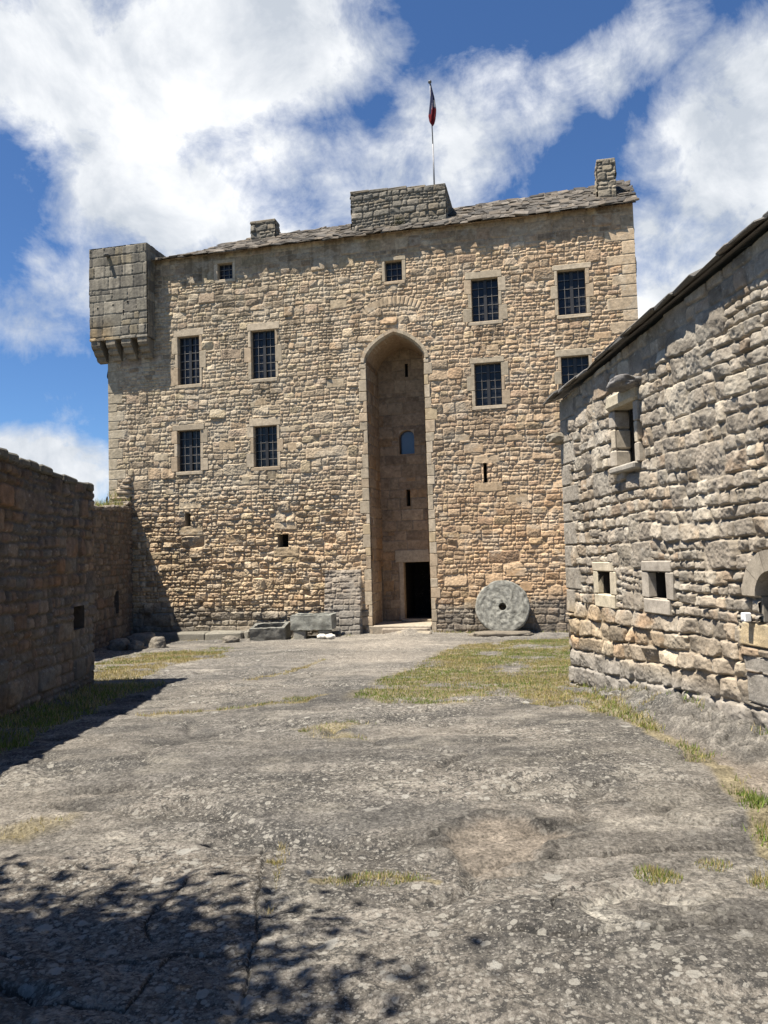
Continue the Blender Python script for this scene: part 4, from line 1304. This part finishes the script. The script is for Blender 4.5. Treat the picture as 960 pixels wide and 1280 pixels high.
o = trough(1.12, .66, .46, .11, 5, (.17, .165, .145)).build('stone_trough', M_granite)
X, Y, z = keep_pt(-3.98, -.72); o.location = (X, Y, z - .03); o.rotation_euler = (R(11), R(-1.5), -TH + R(4))
tag(o, 'dark hollow stone trough set on the ground against the castle foot', 'trough')
o = trough(1.30, .56, .44, .10, 8, (.25, .25, .215)).build('stone_trough', M_granite)
X, Y, z = keep_pt(-2.55, -.78); zt = -.60; o.location = (X, Y, zt); o.rotation_euler = (R(2), R(-.5), -TH)
tag(o, 'pale grey stone trough raised on two squat stones beside the recess', 'trough')
for du, lab in ((-.42, 'squat stone block under the left end of the raised trough'), (.36, 'squat stone block under the right end of the raised trough')):
    b_ = Buf(); X, Y, z = keep_pt(-2.55 + du, -.82); hgt = zt - z + .05
    box(b_, -.19, .19, -.2, .2, -.05, hgt - .05, (.26, .245, .205), .04, .02)
    o = b_.build('support_stone', M_granite); o.location = (X, Y, z); o.rotation_euler = (0, 0, -TH + R(5))
    tag(o, lab, 'stone', 'stones under the raised trough')
for (u, y, s, lab, sd) in ((-2.13, -1.35, .115, 'left of two small white stones in front of the raised trough', 2), (-1.86, -1.36, .12, 'right of two small white stones in front of the raised trough', 5)):
    b_ = Buf(); rock(b_, (0, 0, 0), (s * 1.25, s, s * .75), sd, (.58, .55, .48), 3, .2)
    o = b_.build('loose_stone', M_dress); X, Y, z = keep_pt(u, y); o.location = (X, Y, z + s * .5)
    tag(o, lab, 'stone', 'small white stones by the trough')
# low stone bench along the foot of the keep
b_ = Buf(); u = -8.9
rgb_ = np.random.default_rng(6)
led = tag(empty('stone_bench', keep_pt(-6.9, -.35, 0), -TH), 'long low ledge of pale topped stones along the foot of the castle', 'bench')
while u < -4.75:
    w = rgb_.uniform(.8, 1.5); w = min(w, -4.7 - u)
    if w < .15: break
    X, Y = from_keep(u + w / 2, -.35); z = gz(X, Y)
    rk_ = Buf(); box(b_, u + 6.9, u + 6.9 + w - .012, -.30 + rgb_.uniform(-.04, .04), .34, -1.25, z + .23 + rgb_.uniform(-.015, .02), np.array((.20, .185, .15)) * rgb_.uniform(.85, 1.15), .05, .02)
    u += w
b_.build('seat', M_granite, led)
BOULD = [((-7.5, 21.6), (.30, .24, .22), 'brown boulder nearest the left building in the shaded corner'), ((-6.98, 21.45), (.22, .2, .17), 'middle rounded boulder at the edge of the left grass'),
         ((-6.45, 21.7), (.30, .22, .22), 'pale rounded boulder at the tip of the curtain wall shadow'), ((-7.2, 22.7), (.45, .3, .26), 'dark boulder behind the others in the shaded corner'), ((-4.75, 23.45), (.30, .2, .14), 'low grey stone between the bench and the dark trough')]
for k, ((x, y), s, lab) in enumerate(BOULD):
    b_ = Buf(); rock(b_, (0, 0, 0), s, 20 + k, (.17, .15, .12), 4, .22)
    o = b_.build('boulder', M_granite); o.location = (x, y, gz(x, y) + s[2] * .35); o.rotation_euler = (0, 0, k * 1.1)
    tag(o, lab, 'boulder', 'boulders by the castle foot')

# ------------------------------------------------------------------ grass
m, nt, b = nodes_of('grass blades')
at = nd(nt, 'ShaderNodeAttribute', attribute_name='Col')
nt.links.new(at.outputs['Color'], b.inputs['Base Color']); b.inputs['Roughness'].default_value = .7; b.inputs['Specular IOR Level'].default_value = .2
tr = nt.nodes.new('ShaderNodeBsdfTranslucent'); nt.links.new(at.outputs['Color'], tr.inputs['Color'])
mx = nt.nodes.new('ShaderNodeMixShader'); mx.inputs[0].default_value = .3
nt.links.new(b.outputs[0], mx.inputs[1]); nt.links.new(tr.outputs[0], mx.inputs[2]); nt.links.new(mx.outputs[0], nt.nodes['Material Output'].inputs[0])
M_grass = m
rgg = np.random.default_rng(99)


def blades(X, Y, h, w, green, Z=None):
    n = len(X)
    if Z is None: Z = ground(X, Y)[0]
    a = rgg.uniform(0, 2 * PI, n); lean = rgg.uniform(.1, .9, n) * h; la = rgg.uniform(0, 2 * PI, n)
    P0 = np.stack([X - np.cos(a) * w / 2, Y - np.sin(a) * w / 2, Z - .01], -1)
    P1 = np.stack([X + np.cos(a) * w / 2, Y + np.sin(a) * w / 2, Z - .01], -1)
    P2 = np.stack([X + np.cos(la) * lean, Y + np.sin(la) * lean, Z + h], -1)
    V = np.stack([P0, P1, P2], 1).reshape(-1, 3)
    pick = rgg.random(n) < green
    gcol = np.array([.15, .205, .04]) * rgg.uniform(.6, 1.35, n)[:, None]
    scol = np.array([.40, .325, .14]) * rgg.uniform(.55, 1.3, n)[:, None]
    c = np.where(pick[:, None], gcol, scol)
    return Buf().add(V, None, np.arange(3 * n).reshape(-1, 3), np.repeat(c, 3, 0))


def fill(P, dens, hr, w, green, soft=.15, thin=.45):
    P_ = np.array(P); x0, y0 = P_.min(0) - .4; x1, y1 = P_.max(0) + .4
    n = int((x1 - x0) * (y1 - y0) * dens)
    X = rgg.uniform(x0, x1, n); Y = rgg.uniform(y0, y1, n)
    wig = .4 * (fbm(X / .25, Y / .25, 11, 4) - .5)
    k, di = polymask(X + wig, Y + wig, P, soft)
    dn = fbm(X / .6, Y / .6, 3, 4)
    keep_ = (k > .3) & (rgg.random(n) < sstep(thin - .15, thin + .12, dn + .07 * np.clip(di * 1.5, -.5, 1)))
    X, Y = X[keep_], Y[keep_]
    gmap = np.clip(green + 1.6 * (fbm(X / .9, Y / .7, 7, 3) - .5), .03, .95)
    return blades(X, Y, rgg.uniform(*hr, len(X)), w, gmap)


def along(L, width, n, hr, w, green):
    L = np.array(L); seg = np.hypot(*np.diff(L, axis=0).T); cum = np.concatenate([[0], np.cumsum(seg)])
    t = rgg.uniform(0, cum[-1], n)
    X = np.interp(t, cum, L[:, 0]); Y = np.interp(t, cum, L[:, 1])
    wd = width * (.35 + 1.3 * fbm(t / .5, t * 0 + 2.2, 6, 3))
    X = X + rgg.normal(0, .5, n) * wd + .12 * (fbm(t / .4, t * 0, 9, 2) - .5); Y = Y + rgg.normal(0, .5, n) * wd
    kp = rgg.random(n) < sstep(.30, .55, fbm(t / .35, t * 0 + 5, 4, 3))
    gm = np.clip(green + 1.4 * (fbm(t / .9, t * 0 + 1, 5, 2) - .5), .03, .95)
    return blades(X[kp], Y[kp], rgg.uniform(*hr, n)[kp], w, gm[kp])


lawn = fill(LAWN, 2200, (.012, .04), .012, .52, thin=.46)
lawn.merge(fill(LAWN, 60, (.06, .15), .008, .1, thin=.45))
tag(lawn.build('grass', M_grass), 'patchy dry green lawn in front of the millstone', 'grass', kind='stuff')
tag(along(STRIP, .12, 4200, (.015, .06), .010, .66).build('grass', M_grass), 'narrow strip of green grass along the rock joint at right', 'grass', kind='stuff')
tag(fill(LEFTG, 1100, (.02, .06), .013, .22).build('grass', M_grass), 'straw coloured grass in front of the shaded corner at left', 'grass', kind='stuff')
sg = fill(SHADEG, 1100, (.03, .10), .012, .5)
tag(sg.build('grass', M_grass), 'dark grass in the shadow at the foot of the left building', 'grass', kind='stuff')
cg = along(LINE1, .09, 900, (.015, .05), .010, .45); cg.merge(along(LINE2, .12, 900, (.015, .05), .012, .12)); cg.merge(fill(PATCHB, 300, (.015, .05), .010, .35)); cg.merge(fill(PATCHL, 300, (.015, .05), .008, .2))
cg.merge(along(JOINT, .03, 260, (.012, .04), .005, .15)); cg.merge(along([(2.9, 8.9), (3.25, 9.2), (3.6, 9.9)], .06, 200, (.02, .06), .009, .4))
FOOT = [(RC[0] + q * rxv[0] - .05 * ryv[0] - .04, RC[1] + q * rxv[1] - .05 * ryv[1]) for q in np.linspace(.1, 5.5, 14)]
cg.merge(along(FOOT, .06, 900, (.02, .09), .009, .6))
FT2 = [from_keep(q, -.16) for q in np.linspace(1.1, 5.2, 9)]; cg.merge(along(FT2, .12, 700, (.02, .10), .014, .55))
FT3 = [from_keep(q, -.75) for q in np.linspace(-9, -1.2, 14)]; cg.merge(along(FT3, .14, 600, (.02, .08), .014, .35))
tag(cg.build('grass', M_grass), 'sparse dry grass in the cracks of the bedrock', 'grass', kind='stuff')


def tuft(x, y, rad, n, hr, green, label, elong=1.):
    a = rgg.uniform(0, 2 * PI, n); r_ = rad * np.sqrt(rgg.random(n))
    X = x + r_ * np.cos(a) * elong; Y = y + r_ * np.sin(a)
    Zg = ground(X, Y)[0]
    z0 = gz(x, y)
    bl = blades(X - x, Y - y, rgg.uniform(*hr, n) * (1.15 - r_ / rad * .7), .006, green, Zg - z0)
    o = bl.build('grass_tuft', M_grass); o.location = (x, y, z0)
    tag(o, label, 'grass tuft', 'grass tufts on the bedrock')


tuft(1.41, 4.22, .13, 620, (.02, .065), .5, 'roundest green and straw grass tuft, beside the flaked pale rock')
tuft(1.78, 4.38, .09, 260, (.015, .045), .35, 'small dry tuft just right of the roundest tuft', 1.2)
tuft(1.93, 4.08, .10, 220, (.03, .11), .3, 'spiky tuft of tall blades at the right picture edge', 1.)
tuft(-.10, 4.31, .085, 900, (.015, .045), .4, 'long low line of grass in a crack in the middle foreground', 3.6)
tuft(-.70, 4.62, .06, 160, (.01, .035), .15, 'little straw tuft in the corner of the slab cracks')
tuft(-.36, 8.06, .13, 300, (.02, .06), .5, 'olive tuft in the shallow rock hollow at centre')
tuft(-.45, 9.15, .10, 200, (.02, .06), .7, 'small green tuft at the far rim of the rock hollow')
tuft(-.95, 8.5, .06, 110, (.02, .05), .6, 'tiny green tuft at the left rim of the rock hollow')
tuft(3.50, 9.75, .08, 160, (.03, .10), .9, 'bright green weed at the foot of the right building wall')
tuft(-1.32, 11.05, .15, 520, (.02, .07), .6, 'wide green tuft on the rock step left of centre', 1.4)

# plants on the curtain wall
b_ = Buf(); n = 900
P = []
ux = rgg.uniform(5.4, 9.0, n); oy = rgg.uniform(.0, .75, n)
Xw = CO[0] + ux * cx_[0] - oy * cx_[1]; Yw = CO[1] + ux * cx_[1] + oy * cx_[0]
Zw = CTOP(ux) + .03
dens = fbm(ux / .5, oy * 2, 4, 3)
kp = dens > .42
pl = blades(Xw[kp], Yw[kp], rgg.uniform(.06, .28, kp.sum()), .02, .45, Zw[kp])
tag(pl.build('wall_plants', M_grass), 'dry and green plants growing along the top of the curtain wall', 'plant', kind='stuff')

# ------------------------------------------------------------------ tree beside the viewer (its shadow falls on the slabs)
tx, ty_ = -4.95, 1.2
tree = tag(empty('tree', (tx, ty_, gz(tx, ty_) - .1)), 'leafy broad tree standing left of the viewer, shading the near slabs', 'tree')
b_ = Buf()
bark = (.11, .09, .07)
tube(b_, [(0, 0, 0), (.03, .02, 1.6), (.1, .05, 3.4), (.2, .05, 5.6)], [.26, .21, .17, .11], bark, 12)
rgt = np.random.default_rng(14)
tips = []
for k in range(13):
    a = 2 * PI * k / 13 + rgt.uniform(-.3, .3); z0 = rgt.uniform(3.9, 5.5); L = rgt.uniform(1.5, 2.4); el = rgt.uniform(.05, .9)
    p0 = np.array([.12, .05, z0]); d = np.array([math.cos(a) * math.cos(el), math.sin(a) * math.cos(el), math.sin(el)])
    p1 = p0 + d * L * .5; p2 = p0 + d * L + np.array([0, 0, .15])
    tube(b_, [p0, p1, p2], [.075, .05, .02], bark, 7); tips += [p1, p2, (p1 + p2) / 2]
    for q in range(3):
        e = p1 + rgt.normal(0, .55, 3); tube(b_, [p1, e], [.03, .01], bark, 5); tips.append(e)
M_bark = plain_mat('bark', bark, .9, attr=True)
b_.build('trunk', M_bark, tree)
cl = []
for p in tips:
    n = 800
    pts = p + rgt.normal(0, .36, (n, 3)) * [1.1, 1.1, .75]
    cl.append(pts)
P = np.concatenate(cl); n = len(P)
d = rgt.normal(0, 1, (n, 3)); d /= np.linalg.norm(d, axis=1)[:, None]
e = np.cross(d, rgt.normal(0, 1, (n, 3))); e /= np.linalg.norm(e, axis=1)[:, None]
s = rgt.uniform(.05, .085, n)[:, None]
V = np.stack([P - d * s, P + e * s * .55, P + d * s, P - e * s * .55], 1).reshape(-1, 3)
lc = np.array([.055, .085, .025]) * rgt.uniform(.6, 1.4, n)[:, None]
b_ = Buf().add(V, np.arange(4 * n).reshape(-1, 4), None, np.repeat(lc, 4, 0))
b_.build('crown', M_grass, tree)

# ------------------------------------------------------------------ camera, sun, sky
cam = bpy.data.cameras.new('camera'); co = bpy.data.objects.new('camera', cam); C.objects.link(co)
cam.sensor_fit = 'VERTICAL'; cam.sensor_height = 24.; cam.lens = 18.; cam.clip_start = .05; cam.clip_end = 6000
PITCH, ROLL = R(3.2), R(1.63)
f = Vector((0, math.cos(PITCH), math.sin(PITCH))); r_ = Vector((1, 0, 0)); u_ = r_.cross(f)
r2 = r_ * math.cos(ROLL) - u_ * math.sin(ROLL); u2 = u_ * math.cos(ROLL) + r_ * math.sin(ROLL)
Mc = Matrix((r2, u2, -f)).transposed().to_4x4(); Mc.translation = (0, 0, 1.6)
co.matrix_world = Mc
sc.camera = co

SEL, SAZ = R(65.5), R(62)        # elevation; light travels towards azimuth SAZ from +Y to +X
ld = Vector((math.sin(SAZ) * math.cos(SEL), math.cos(SAZ) * math.cos(SEL), -math.sin(SEL)))
sun = bpy.data.lights.new('sun', 'SUN'); sun.energy = 5.0; sun.angle = R(.53); sun.color = (1., .94, .85)
so = bpy.data.objects.new('sun', sun); C.objects.link(so); so.location = (-8, -6, 20)
so.rotation_euler = (-ld).to_track_quat('Z', 'Y').to_euler()

w = bpy.data.worlds.new('World'); sc.world = w; w.use_nodes = True
nt = w.node_tree; bgn = nt.nodes['Background']
sky = nt.nodes.new('ShaderNodeTexSky'); sky.sky_type = 'NISHITA'; sky.sun_disc = False
sky.sun_elevation = SEL; sky.sun_rotation = math.atan2(-ld.x, -ld.y); sky.air_density = 1.; sky.dust_density = .1; sky.ozone_density = 2.; sky.altitude = 900
SKY = .055
bgn.inputs['Strength'].default_value = SKY
tc = nt.nodes.new('ShaderNodeTexCoord'); gen = tc.outputs['Generated']
sx = nt.nodes.new('ShaderNodeSeparateXYZ'); nt.links.new(gen, sx.inputs[0])
az = math_n(nt, 'ARCTAN2', sx.outputs[0], sx.outputs[1])
el = math_n(nt, 'ARCSINE', sx.outputs[2])
# clouds live on a flat layer far overhead: sample the noise there
den = math_n(nt, 'MAXIMUM', math_n(nt, 'ADD', sx.outputs[2], .12), .05)
cmb = nt.nodes.new('ShaderNodeCombineXYZ')
nt.links.new(math_n(nt, 'DIVIDE', sx.outputs[0], den), cmb.inputs[0]); nt.links.new(math_n(nt, 'DIVIDE', sx.outputs[1], den), cmb.inputs[1])
n_big = noise_n(nt, gen, 4.2, 10, .60, .15)
n_fine = noise_n(nt, gen, 13, 8, .65, .5)


def blob(x, y, rx, ry, ang=0., amp=1.):
    """soft ellipse in azimuth/elevation degrees"""
    dx = math_n(nt, 'SUBTRACT', az, R(x)); dy = math_n(nt, 'SUBTRACT', el, R(y))
    ca, sa = math.cos(R(ang)), math.sin(R(ang))
    p = math_n(nt, 'ADD', math_n(nt, 'MULTIPLY', dx, ca / R(rx)), math_n(nt, 'MULTIPLY', dy, sa / R(rx)))
    q = math_n(nt, 'ADD', math_n(nt, 'MULTIPLY', dx, -sa / R(ry)), math_n(nt, 'MULTIPLY', dy, ca / R(ry)))
    d = math_n(nt, 'ADD', math_n(nt, 'MULTIPLY', p, p), math_n(nt, 'MULTIPLY', q, q))
    return math_n(nt, 'MULTIPLY', math_n(nt, 'SUBTRACT', 1., d), amp)


BLOBS = [(-11, 33.5, 12, 6.5, 5), (-24, 31.5, 9, 5, 0), (-9, 25.8, 17, 5.6, 3), (-25, 18, 7, 3, 0, .45), (5, 28.5, 8, 4.5, 20), (13, 30.5, 8, 2.0, 16, .5), (25, 23.5, 9.5, 6.0, 35), (26, 17, 8, 6, 0), (-24.5, 6.3, 8, 2.6, -6), (45, 30, 10, 7, 0), (-48, 22, 9, 6, 0)]
tot = None
for bl in BLOBS:
    v = math_n(nt, 'MAXIMUM', blob(*bl), -.9)
    tot = v if tot is None else math_n(nt, 'MAXIMUM', tot, v)
dens = math_n(nt, 'ADD', math_n(nt, 'MULTIPLY', tot, .55), math_n(nt, 'ADD', math_n(nt, 'MULTIPLY', math_n(nt, 'SUBTRACT', n_big, .5), 3.3), math_n(nt, 'MULTIPLY', math_n(nt, 'SUBTRACT', n_fine, .5), 1.3)))
mask = maprange(nt, dens, -.24, .44)
mask = math_n(nt, 'POWER', mask, 1.15)
n_sh = noise_n(nt, gen, 6.5, 8, .6, .3)
ccol = mixc(nt, maprange(nt, n_sh, .36, .64), (5.0, 5.45, 6.1), (9.4, 9.5, 9.6))
skyc = mixc(nt, 1., sky.outputs[0], (.60, .84, 1.12), 'MULTIPLY')
fin = mixc(nt, mask, skyc, ccol)
nt.links.new(fin, bgn.inputs['Color'])

sc.view_settings.view_transform = 'Standard'; sc.view_settings.look = 'None'
sc.view_settings.exposure = 1.12; sc.view_settings.gamma = 1.; sc.view_settings.use_curve_mapping = False
sc.cycles.max_bounces = 6; sc.cycles.diffuse_bounces = 3; sc.cycles.use_denoising = True
